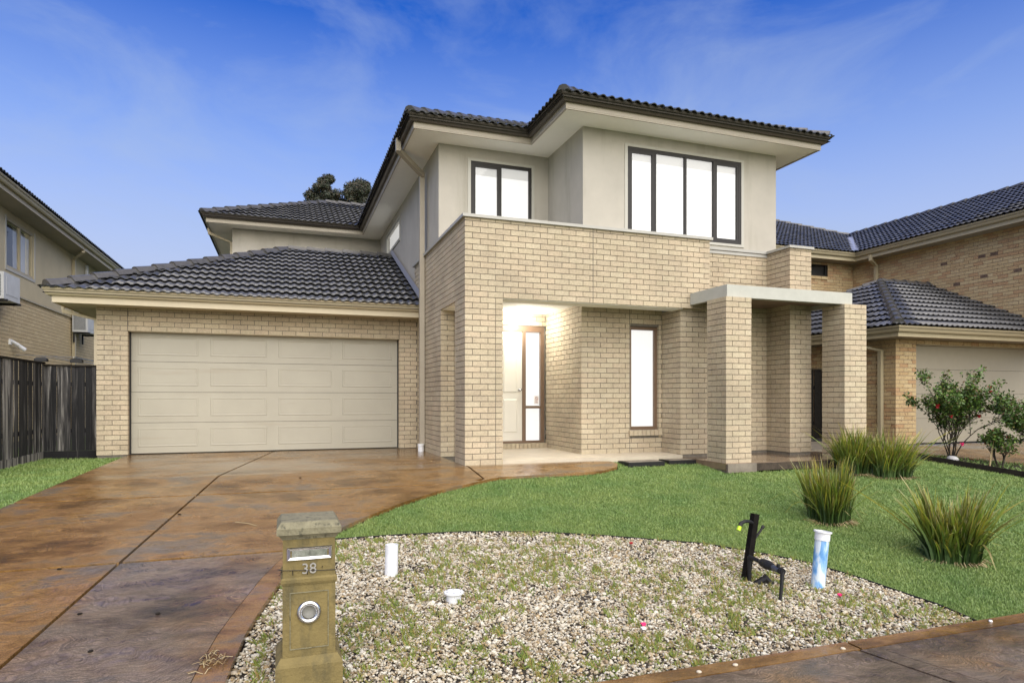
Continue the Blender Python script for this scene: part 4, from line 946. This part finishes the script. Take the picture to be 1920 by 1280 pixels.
# ================================================================== MAILBOX
mx, my, mz = .134, 3.73, gz(3.73)
mb_ = thing('mailbox', (mx, my, mz), 'weathered sandstone pillar mailbox numbered 38 with chrome slot and ring', 'mailbox')
def frust(levels, m, name, parent, cx=mx, cy=my):
    q = MB(); q.loft([[(cx-w, cy-0, z), (cx+w, cy, z), (cx+w, cy+2*w2, z), (cx-w, cy+2*w2, z)] if False else [(cx-w, cy+CY-w2, z), (cx+w, cy+CY-w2, z), (cx+w, cy+CY+w2, z), (cx-w, cy+CY+w2, z)] for (w, w2, z) in levels]); return q.build(name, m, parent)
CY = .17    # centre of the pillar behind its front face
frust([(.178,.178,-.66),(.178,.178,-.49),(.172,.172,-.475),(.150,.150,-.445)], 'sandstone', 'plinth', mb_)
frust([(.140,.098,-.4449),(.138,.098,-.05)], 'sandstone', 'shaft', mb_)
def holed_plate(name, cx, cz, rad, hw, z0, z1, y0, y1, m, parent):
    q = MB(); K = 48; ring = []
    for (rr_, yy) in ((1, y0), (0, y0), (0, y1)):
        pts = []
        for j in range(K):
            a = 2*math.pi*(j+.5)/K; c, s_ = math.cos(a), math.sin(a)
            if rr_: t = min((hw/abs(c)) if abs(c) > 1e-6 else 9, ((z1-cz)/s_ if s_ > 0 else (z0-cz)/s_) if abs(s_) > 1e-6 else 9); pts.append((cx+c*t, yy, cz+s_*t))
            else: pts.append((cx+c*rad, yy, cz+s_*rad))
        ring.append(pts)
    q.loft(ring, cap=False)
    for sx in (-1, 1): q.poly([(cx+sx*hw, y0, z0), (cx+sx*hw, y1, z0), (cx+sx*hw, y1, z1), (cx+sx*hw, y0, z1)])
    for k in range(K):     # square off the corners of the fan
        pass
    for sx in (-1, 1):
        for zz_ in (z0, z1):
            j = min(range(K), key=lambda j: math.hypot(ring[0][j][0]-(cx+sx*hw), ring[0][j][2]-zz_)); cand = sorted(range(K), key=lambda j: math.hypot(ring[0][j][0]-(cx+sx*hw), ring[0][j][2]-zz_))[:6]
            onx = [c_ for c_ in cand if abs(abs(ring[0][c_][0]-cx)-hw) < 1e-6]; onz = [c_ for c_ in cand if abs(ring[0][c_][2]-zz_) < 1e-6]
            if onx and onz: q.poly([ring[0][onx[0]], ring[0][onz[0]], (cx+sx*hw, y0, zz_)])
    return q.build(name, m, parent)
holed_plate('face_plate', mx, -.205, .038, .1405, -.4449, -.05, my+CY-.141, my+CY-.100, 'sandstone', mb_)
frust([(.145,.145,-.0499),(.150,.150,-.036),(.150,.150,-.018),(.142,.142,-.008)], 'sandstone', 'moulding', mb_)
frust([(.139,.139,-.0079),(.139,.139,.202)], 'sandstone', 'letter_case', mb_)
frust([(.143,.143,.2021),(.147,.147,.210),(.160,.160,.228),(.171,.171,.232),(.171,.171,.266),(.150,.150,.298),(.146,.146,.301)], 'sandstone_top', 'capstone', mb_)
yf = my+CY-.139
# recessed panel frame on the shaft
q = MB()
for (a, b_, c, d) in ((-.103,.103,-.405,-.401),(-.103,.103,-.095,-.091),(-.103,-.099,-.401,-.095),(.099,.103,-.401,-.095)): q.box(mx+a, mx+b_, yf-.0065, yf-.001, c, d)
q.build('panel_border', 'sandstone_top', mb_)
# letter slot
RR = lambda o, y: [(mx-.118+o, y, .084+o), (mx+.122-o, y, .084+o), (mx+.122-o, y, .158-o), (mx-.118+o, y, .158-o)]
sl_ = MB().loft([RR(0, yf-.001), RR(0, yf-.006), RR(.007, yf-.013), RR(.018, yf-.005), RR(.0185, yf-.001)], cap=False).build('slot_plate', 'chrome', mb_)
MB().box(mx-.092,mx+.096,yf-.0045,yf-.001,.102,.140).build('slot_flap', 'steel', sl_)
MB().box(mx+.002,mx+.004,yf-.0056,yf-.0046,.103,.139).box(mx-.098,mx+.102,yf-.0045,yf-.001,.100,.1018).build('slot_seam', 'black_plastic', sl_)
# ring for the newspaper
MB().lathe([(.036,.002),(.040,.016),(.052,.022),(.063,.014),(.066,.002)], (mx-.002,yf,-.205), 'y', 40, cap=False).build('paper_ring', 'steel', mb_, smooth=True)
MB().lathe([(.0385,.004),(.0375,-.01),(.033,-.025),(.018,-.033),(.001,-.034)], (mx-.002,yf,-.205), 'y', 32, cap=False).build('paper_tube', 'tube_grey', mb_, smooth=True)
tcu = bpy.data.curves.new('house_number', 'FONT'); tcu.body = '38'; tcu.size = .082; tcu.extrude = .003; tcu.align_x = 'CENTER'
to = bpy.data.objects.new('tmp', tcu); COL.objects.link(to); bpy.context.view_layer.update()
tm = bpy.data.meshes.new_from_object(to.evaluated_get(bpy.context.evaluated_depsgraph_get())); bpy.data.objects.remove(to)
for vt in tm.vertices: x, y, z = vt.co; vt.co = (mx-.001+x, yf-.005-z, .010+y)
tm.materials.clear(); tm.materials.append(MATS['number_metal']); put('house_number', tm, mb_)
wi = MB().tube([(mx-.165,yf-.006,.045),(mx-.14,yf-.012,.038),(mx-.05,yf-.006,.030),(mx+.06,yf-.007,.022),(mx+.141,yf-.010,.020),(mx+.155,yf+.03,.03)], .0022, 5)
for dx in (-.088,-.012,.068): wi.tube([(mx+dx,yf-.006,.033),(mx+dx+.002,yf-.012,.005 if dx < .06 else .048)], .0018, 4)
for s in (-1, 1): 
    for k in range(3): wi.tube([(mx+s*.142,yf-.006,.03),(mx+s*(.150+.004*k),yf-.02+.02*k,.045-.02*k)], .0016, 4)
tag(wi.build('fence_wire', 'black_plastic'), 'thin black wire tied around the mailbox below the number', 'wire')

# ================================================================== BITS IN THE GRAVEL
def pipe_stub(name, x, y, r, h, lean, label, cat, m='white_pvc', z=None):
    z0 = (gz(y)-.08); t = thing(name, (x, y, gz(y)-.05), label, cat)
    top = Vector((x+lean[0], y+lean[1], z0+h+.08)); bot = Vector((x, y, z0)); ax = (top-bot).normalized()
    a = ax.cross(Vector((0, 1, 0))).normalized(); b2 = ax.cross(a); q = MB(); K = 24
    ring = lambda c, rr: [c+(a*math.cos(2*math.pi*j/K)+b2*math.sin(2*math.pi*j/K))*rr for j in range(K)]
    return t, q, ring, top, bot, ax
t, q, ring, top, bot, ax = pipe_stub('pipe_stub', .83, 5.32, .053, .205, (.006,0), 'short open white pipe standing in the gravel right of the mailbox', 'pipe')
q.loft([ring(bot, .053), ring(top, .053), ring(top, .048), ring(top-ax*.15, .048)], cap=True); q.build('pipe', 'white_pvc', t, smooth=False)
x, y = 1.20, 4.70; t = thing('inspection_cap', (x, y, gz(y)-.04), 'round white screw lid inspection cap low in the gravel', 'pipe cap')
MB().lathe([(.055,-.10),(.055,.05),(.060,.055)], (x, y, gz(y)-.04), 'z', 28).build('collar', 'white_pvc', t)
MB().lathe([(.070,.052),(.074,.056),(.074,.066),(.070,.069)], (x, y, gz(y)-.04), 'z', 32).build('lid', 'white_pvc', t)
q = MB()
for k in range(6): a = k*math.pi/3+.3; q.lathe([(.004,.068),(.004,.071)], (x+.058*math.cos(a), y+.058*math.sin(a), gz(y)-.04), 'z', 8)
q.build('screw', 'steel_dark', t)
t, q, ring, top, bot, ax = pipe_stub('painted_pipe', 4.19, 4.22, .056, .42, (.06,.0), 'upright pipe painted like blue sky with white rim at the gravel edge', 'pipe')
c1 = top-ax*.075
q.loft([ring(bot, .055), ring(c1, .055)]); q.build('pipe', 'painted_pipe', t, smooth=False)
MB().loft([ring(c1, .060), ring(top-ax*.012, .060), ring(top-ax*.012, .071), ring(top, .071), ring(top, .058), ring(top-ax*.05, .055)]).build('rim', 'white_pvc', t)
MB().loft([ring(top-ax*.0499, .054), ring(top-ax*.012, .0545)]).build('opening', 'black_plastic', t)
x, y = 3.69, 4.50; z = gz(y)-.06
t = thing('tap_post', (x, y, z+.01), 'leaning black timber post carrying a garden tap with lime fitting', 'post')
MB().tube([(x,y,z),(x+.11,y+.01,z+.57)], .037, 4, square=True).build('post', 'black_wood', t)
zt = z+.51
tp = MB().tube([(x+.065,y-.01,zt-.01),(x+.03,y-.02,zt+.005),(x-.03,y-.03,zt+.012),(x-.07,y-.035,zt),(x-.085,y-.037,zt-.025)], [.012,.014,.015,.016,.02], 10).build('tap', 'black_plastic', t)
MB().tube([(x-.085,y-.037,zt-.025),(x-.105,y-.042,zt-.058)], .017, 10).build('hose_fitting', 'lime', tp)
MB().tube([(x+.045,y+.03,z+.20),(x+.07,y+.03,z+.27),(x+.12,y+.035,z+.34),(x+.18,y+.04,z+.40),(x+.22,y+.042,z+.445)], [.010]*5, 8).tube([(x+.213,y+.042,z+.437),(x+.228,y+.043,z+.452)], .015, 10).build('hose', 'black_plastic', t)
t = thing('irrigation_valve', (3.70,4.30,gz(4.3)), 'black and grey irrigation valve assembly on short risers beside the post', 'valve')
A = Vector((3.70,4.46,-.35)); Bv = Vector((3.71,4.08,-.385)); D = Bv-A
MB().tube([(3.70,4.46,gz(4.46)-.08), A], .017, 10).tube([A, A+D*.35], .017, 10).build('riser', 'black_plastic', t)
MB().tube([A+D*.32,A+D*.40,A+D*.55,A+D*.70], [.020,.034,.040,.030], 12).build('valve_body', 'black_plastic', t)
MB().tube([A+D*.68,A+D*.92], .024, 12).build('coupling', 'steel_dark', t)
MB().tube([A+D*.9,A+D*1.0], .027, 10).tube([A+D*.98, (3.66,4.06,gz(4.06)-.07)], [.017,.012], 10).tube([A+D*.86+Vector((0,0,.02)),A+D*.86+Vector((0,0,.045))], .014, 8).build('riser', 'black_plastic', t)
MB().tube([(3.73,4.42,gz(4.4)-.05),(3.80,4.38,gz(4.36)+.01),(3.86,4.36,gz(4.33)-.05)], [.03,.035,.02], 8).build('pump_base', 'black_plastic', t)
# pit covers in front of the porch
for (x0, x1, y0, y1, lab) in ((4.98,5.62,8.72,9.05,'left of two dark flat pit covers between lawn and porch'),(5.74,6.24,8.78,9.08,'right of two dark flat pit covers between lawn and porch')):
    t = thing('pit_cover', (x0,y0,gz(y0)), lab, 'pit cover', 'pit covers by the porch')
    MB().box(x0,x1,y0,y1,-.07,.004).build('frame', 'black_plastic', t); MB().box(x0+.03,x1-.03,y0+.03,y1-.03,.004,.008).build('cover', 'concrete', t)

# loose bits
def stone(name, x, y, r, m, label, cat, z=None, group=None, flat=.7):
    bm = bmesh.new(); bmesh.ops.create_icosphere(bm, subdivisions=2, radius=r); rr = random.Random(int(x*100+y*1000))
    for vt in bm.verts: vt.co *= rr.uniform(.88, 1.08); vt.co.z *= flat; vt.co.x *= 1.25
    me = bpy.data.meshes.new(name); bm.to_mesh(me); bm.free(); me.materials.append(MATS[m]); me.polygons.foreach_set('use_smooth', [True]*len(me.polygons))
    o = bpy.data.objects.new(name, me); COL.objects.link(o); o.location = (x, y, (gz(y) if z is None else z)+r*flat*.7); o.rotation_euler.z = rr.uniform(0, 3)
    return tag(o, label, cat, group)
stone('rock', 11.0, 8.05, .085, 'soil_stone', 'pale grey rock lying in the rose bed beside the big rose bush', 'rock')
for x, y, l in ((4.87,3.28,'white pebble on the footpath edge at the gravel bed corner'),(3.43,3.24,'pebble lying on the footpath by the slanting joint'),(2.60,3.26,'pebble on the brown border band nearest the middle of the bed'),(2.33,3.25,'small pebble left on the footpath border, leftmost of the loose ones')):
    stone('pebble', x, y, .014, 'white_pvc' if x > 4 else 'porch_concrete', l, 'pebble', group='loose pebbles on the footpath')
for i, (x, y, l) in enumerate(((-1.28,5.01,'brown leaf scrap on the driveway left of the middle'),(-.80,4.89,'black clod on the driveway slab left of the mailbox'),(-1.08,4.44,'small brown clod nearest the bottom edge of driveway'),(-1.65,5.92,'dark leaf scrap beside the cross joint of the driveway'),(-1.0,7.3,'tiny dark leaf near the middle of the driveway'),(.2,8.7,'dark leaf speck on driveway near the garage'))):
    stone('leaf_scrap', x, y, .014, 'timber_dark', l, 'leaf', group='leaf scraps on the driveway', flat=.5)
for x, y, m, l in ((2.36,3.93,'petal_pink','fallen pink petal on the gravel near the footpath'),(3.16,5.49,'petal_red','dark red fallen petal far back in the gravel'),(4.18,3.98,'petal_pink','fallen pink petal right of the painted pipe')):
    q = MB(); z = gz(y)-.02
    q.loft([[(x-.012,y-.01,z),(x+.012,y-.008,z),(x+.015,y+.012,z+.004),(x-.01,y+.012,z+.004)],[(x-.016,y-.014,z+.012),(x+.018,y-.012,z+.014),(x+.02,y+.016,z+.018),(x-.014,y+.017,z+.016)]])
    tag(q.build('petal', m), l, 'petal')
q = MB(); q.box(2.33,2.36,3.89,3.92,gz(3.9)-.03,gz(3.9)-.018); tag(q.build('paper_scrap', 'paper'), 'tiny white paper scrap beside the pink petal', 'paper')
q = MB(); rr = random.Random(3)
for i in range(46):
    cx, cy = -.40+rr.gauss(0,.035), 4.12+rr.gauss(0,.06); a = rr.uniform(0,3.14); l = rr.uniform(.02,.09)
    q.tube([(cx,cy,gz(cy)+.008),(cx+math.cos(a)*l*.5,cy+math.sin(a)*l*.5,gz(cy)+rr.uniform(.01,.03)),(cx+math.cos(a)*l,cy+math.sin(a)*l,gz(cy+math.sin(a)*l)+.006)], .002, 3)
tag(q.build('dry_clippings', 'straw'), 'little heap of dry clippings on the driveway border', 'clippings', kind='stuff')
q = MB().tube([(-.45,6.90,gz(6.9)+.006),(-.33,6.83,gz(6.83)+.008),(-.25,6.74,gz(6.74)+.006)], .0022, 4); tag(q.build('twig', 'straw'), 'pale dry twig lying on the middle driveway slab', 'twig')

# ================================================================== PLANTS
def tuft(name, loc, rad, hmin, hmax, n, label, seed, spread=.5, sx=1., bend=0., wid=.015):
    g = np.random.default_rng(seed); root = thing(name, loc, label, 'plant', 'strappy clumping plants on the lawn')
    SEG = 5; k = n
    a = g.uniform(0, 2*np.pi, k); rr = (rad*(1+.18*np.sin(a*3+seed)))*np.sqrt(g.uniform(0, 1, k)); bx = np.cos(a)*rr*sx; by = np.sin(a)*rr
    h = g.uniform(hmin, hmax, k)*(.88+.14*np.sin(a*2+seed*1.7)+.06*np.sin(a*5+seed)); out = (rr/rad)*spread*g.uniform(.3, 1.5, k)+g.uniform(0, .15, k)+(g.uniform(0,1,k) < .07)*.6
    da = a+g.normal(0, .8, k); dx, dy = np.cos(da)*sx+bend, np.sin(da); w = wid*g.uniform(.6, 1.2, k)
    fa = g.uniform(0, np.pi, k); wx, wy = np.cos(fa), np.sin(fa)
    droop = (g.uniform(0, 1, k)**3)*.9
    V = np.empty((k, SEG*2+1, 3)); U = np.empty((k, SEG*2+1, 2))
    for s in range(SEG+1):
        t = s/SEG; o_ = h*out*t**1.7; zz = h*(t-droop*t**3*(out+.2)); px = bx+dx*o_; py = by+dy*o_
        if s < SEG:
            ww = w*(1-.55*t)/2; V[:, 2*s] = np.c_[px-wx*ww, py-wy*ww, zz]; V[:, 2*s+1] = np.c_[px+wx*ww, py+wy*ww, zz]; U[:, 2*s] = (0, t); U[:, 2*s+1] = (1, t)
        else: V[:, -1] = np.c_[px, py, zz]; U[:, -1] = (.5, 1)
    F = []
    for s in range(SEG-1): F += [[2*s, 2*s+1, 2*s+3], [2*s, 2*s+3, 2*s+2]]
    F.append([2*SEG-2, 2*SEG-1, 2*SEG]); F = np.array(F); idx = ((np.arange(k)*(2*SEG+1))[:, None, None]+F[None]).reshape(-1, 3)
    o = put('foliage', np_mesh('foliage', V.reshape(-1, 3), idx, 'strappy', U.reshape(-1, 2)), root, world=False); o['kind'] = 'stuff'
    q = MB()
    for i in range(170):
        aa = g.uniform(0, 6.28); r_ = rad*g.uniform(.5, 1.25); l = g.uniform(.04, .12)
        q.tube([(math.cos(aa)*r_*sx, math.sin(aa)*r_, .0), (math.cos(aa)*(r_+l*.5)*sx, math.sin(aa)*(r_+l*.5), .03), (math.cos(aa)*(r_+l)*sx, math.sin(aa)*(r_+l), .005)], .002, 3)
    me = q.mesh('dead_leaves', 'straw'); o = put('dead_leaves', me, root, world=False); o['kind'] = 'stuff'
    return root
tuft('strappy_plant', (5.85,5.72,gz(5.72)-.045), .20, .30, .80, 1150, 'upright yellow green strappy clump in the middle of the lawn', 21, spread=.13, wid=.017)
tuft('strappy_plant', (8.40,7.72,gz(7.72)-.045), .23, .4, .84, 850, 'left half of the wide strappy clump in front of right column', 22, spread=.22, sx=1.2, wid=.019)
tuft('strappy_plant', (8.78,7.42,gz(7.42)-.045), .24, .35, .82, 850, 'right leaning strappy clump touching the wide one by the right column', 23, spread=.34, sx=1.1, bend=.4, wid=.019)
tuft('strappy_plant', (6.02,4.42,gz(4.42)-.045), .20, .28, .80, 900, 'ragged strappy clump with brown tips nearest the gravel corner', 24, spread=.28, wid=.024)
def rose(loc, h, w, nst, seed, label, flowers, leafn=1.0):
    r = random.Random(seed); root = thing('rose_bush', loc, label, 'rose bush', 'rose bushes in the right garden bed')
    st = MB(); LV = []; LF = []; tips = []
    def leaf(p, s):
        d = Vector((r.gauss(0, 1), r.gauss(0, 1), r.gauss(.2, .6))).normalized(); u = d.cross(Vector((r.gauss(0,1), r.gauss(0,1), r.gauss(0,1)))).normalized(); n = len(LV)
        LV.extend([tuple(p), tuple(p+d*s*.35+u*s*.28), tuple(p+d*s*.8+u*s*.2), tuple(p+d*s), tuple(p+d*s*.8-u*s*.2), tuple(p+d*s*.35-u*s*.28)]); LF.append((n, n+1, n+2, n+3)); LF.append((n, n+3, n+4, n+5))
    def grow(p, d, l, rad, depth):
        pts = [p]; q = p; dd = d
        for i in range(4):
            dd = (dd+Vector((r.gauss(0, .13), r.gauss(0, .13), r.gauss(.05, .08)))).normalized(); q = q+dd*l/4; pts.append(q)
            if depth <= 1 or q.z > h*.35:
                for _ in range(int((5 if depth == 0 else 3)*leafn*(1+2.4*(q.z > h*.6)))): leaf(q+Vector((r.gauss(0, .04), r.gauss(0, .04), r.gauss(0, .03))), r.uniform(.03, .06))
        st.tube(pts, [rad*(1-.12*i) for i in range(5)], 5)
        if depth > 0:
            for _ in range(r.choice((2, 3, 3))):
                grow(pts[r.choice((2, 3, 4))], (dd+Vector((r.gauss(0, .55), r.gauss(0, .55), r.gauss(.15, .3)))).normalized(), l*r.uniform(.5, .8), rad*.6, depth-1)
        else: tips.append(q)
    for i in range(nst):
        a = 2*math.pi*i/nst+r.uniform(-.4, .4); t_ = r.uniform(.2, .95)*w/h
        grow(Vector((math.cos(a)*.03, math.sin(a)*.03, 0)), Vector((math.cos(a)*t_, math.sin(a)*t_, 1)).normalized(), h*.46, .013, 3)
    put('stems', st.mesh('stems', 'stem'), root, world=False)
    me = bpy.data.meshes.new('leaves'); me.from_pydata(LV, [], LF); me.materials.append(MATS['rose_leaf']); o = put('leaves', me, root, world=False); o['kind'] = 'stuff'
    for (fx, fy, fz, m, s) in flowers:
        q = MB()
        for k in range(9):
            a = k*2.4; rr_ = s*(.25+.08*k); c = Vector((fx, fy, fz)); d = Vector((math.cos(a), math.sin(a), .35)); u = Vector((-math.sin(a), math.cos(a), 0)); up_ = Vector((0, 0, 1))
            b0 = c+d*rr_*.3; q.poly([b0-u*s*.15, b0+u*s*.15, b0+d*rr_*.5+u*s*.35+up_*s*.4, b0+d*rr_*.7+up_*s*.6, b0+d*rr_*.5-u*s*.35+up_*s*.4])
            q.poly([b0-u*s*.3-up_*s*.3, b0+u*s*.3-up_*s*.3, b0+u*s*.3+up_*s*.2, b0-u*s*.3+up_*s*.2])
        put('flower', q.mesh('flower', m), root, world=False)
    return root
rose((11.25,8.25,gz(8.25)-.03), 1.50, .66, 10, 6, 'large rose bush with dark red blooms before the neighbour garage door', [(-.62,-.2,.95,'petal_red',.07),(.55,-.3,1.28,'petal_red',.06),(.48,-.35,1.2,'petal_red',.05),(-.42,-.3,.78,'petal_red',.045),(.12,-.4,.78,'petal_red',.05),(-.22,-.35,.30,'petal_pink',.05),(.28,-.4,.32,'petal_pink',.05),(-.3,-.2,1.15,'petal_red',.04)])
rose((11.50,7.58,gz(7.58)-.03), .78, .36, 4, 8, 'small sparse rose bush with one pink bloom right of the large one', [(.02,-.12,.5,'petal_pink',.055)], .6)
rose((12.05,7.15,gz(7.15)-.03), 1.25, .65, 5, 12, 'rose bush at the right frame edge with coral and pink blooms', [(-.48,-.25,.62,'petal_coral',.085),(-.40,-.35,.56,'petal_lpink',.08)], .9)
sq_ = MB()
for i in range(5): sq_.tube([(10.98+.02*i, 7.42+.01*i, gz(7.42)-.03), (10.99+.025*i, 7.42, gz(7.42)+.25+.05*i)], [.005,.001], 4)
tag(sq_.build('seed_stalk', 'straw'), 'pale dry seed stalks rising at the timber edging', 'grass stalk')
# trees behind the roof
def tree(loc, top, rad, seed, label):
    r = np.random.default_rng(seed); root = thing('tree', loc, label, 'tree', 'dark trees behind the rear roof')
    q = MB(); q.tube([(0,0,0),(.1,0,top*.3),(-.1,.1,top*.6),(.05,0,top*.9)], [.28,.22,.14,.05], 8)
    cs = []
    for i in range(60):
        a = r.uniform(0, 6.28); z = top*r.uniform(.5, .86) if i < 16 else top-r.uniform(.45, 2.4); R_ = rad*min(1, .15+.6*(top-z))*r.uniform(.1, .8)
        c = np.array([math.cos(a)*R_, math.sin(a)*R_, z]); cs.append((c, rad*r.uniform(.18, .36))); q.tube([(0,0,z-1.2),(c[0]*.5,c[1]*.5,z-.5),tuple(c)], [.07,.05,.02], 5)
    cs.append((np.array([0,0,top-.45]), .42)); put('trunk', q.mesh('trunk', 'bark'), root, world=False)
    V = []; F = []
    for c, rr in cs:
        n = 420; d = r.normal(size=(n, 3)); d /= np.linalg.norm(d, axis=1)[:, None]; p = c+d*rr*(r.uniform(.25, 1, (n, 1))**.6)*np.array([1, 1, .85])
        s = r.uniform(.06, .14, n)[:, None]; u = r.normal(size=(n, 3)); u /= np.linalg.norm(u, axis=1)[:, None]; w_ = np.cross(u, d)+1e-3; w_ /= np.linalg.norm(w_, axis=1)[:, None]
        b0 = len(V)*0
        V.append(np.stack([p-u*s*.5, p+w_*s*.3, p+u*s, p-w_*s*.3], 1).reshape(-1, 3))
    V = np.concatenate(V); F = np.arange(len(V)).reshape(-1, 4)
    o = put('crown', np_mesh('crown', V, F, 'tree_leaf'), root, world=False); o['kind'] = 'stuff'
tree((2.5,40,-.1), 14.65, 1.35, 31, 'left dark tree crown showing above the rear roof ridge')
tree((4.35,40,-.1), 14.6, 1.3, 33, 'right dark tree crown beside the left one behind the roof')
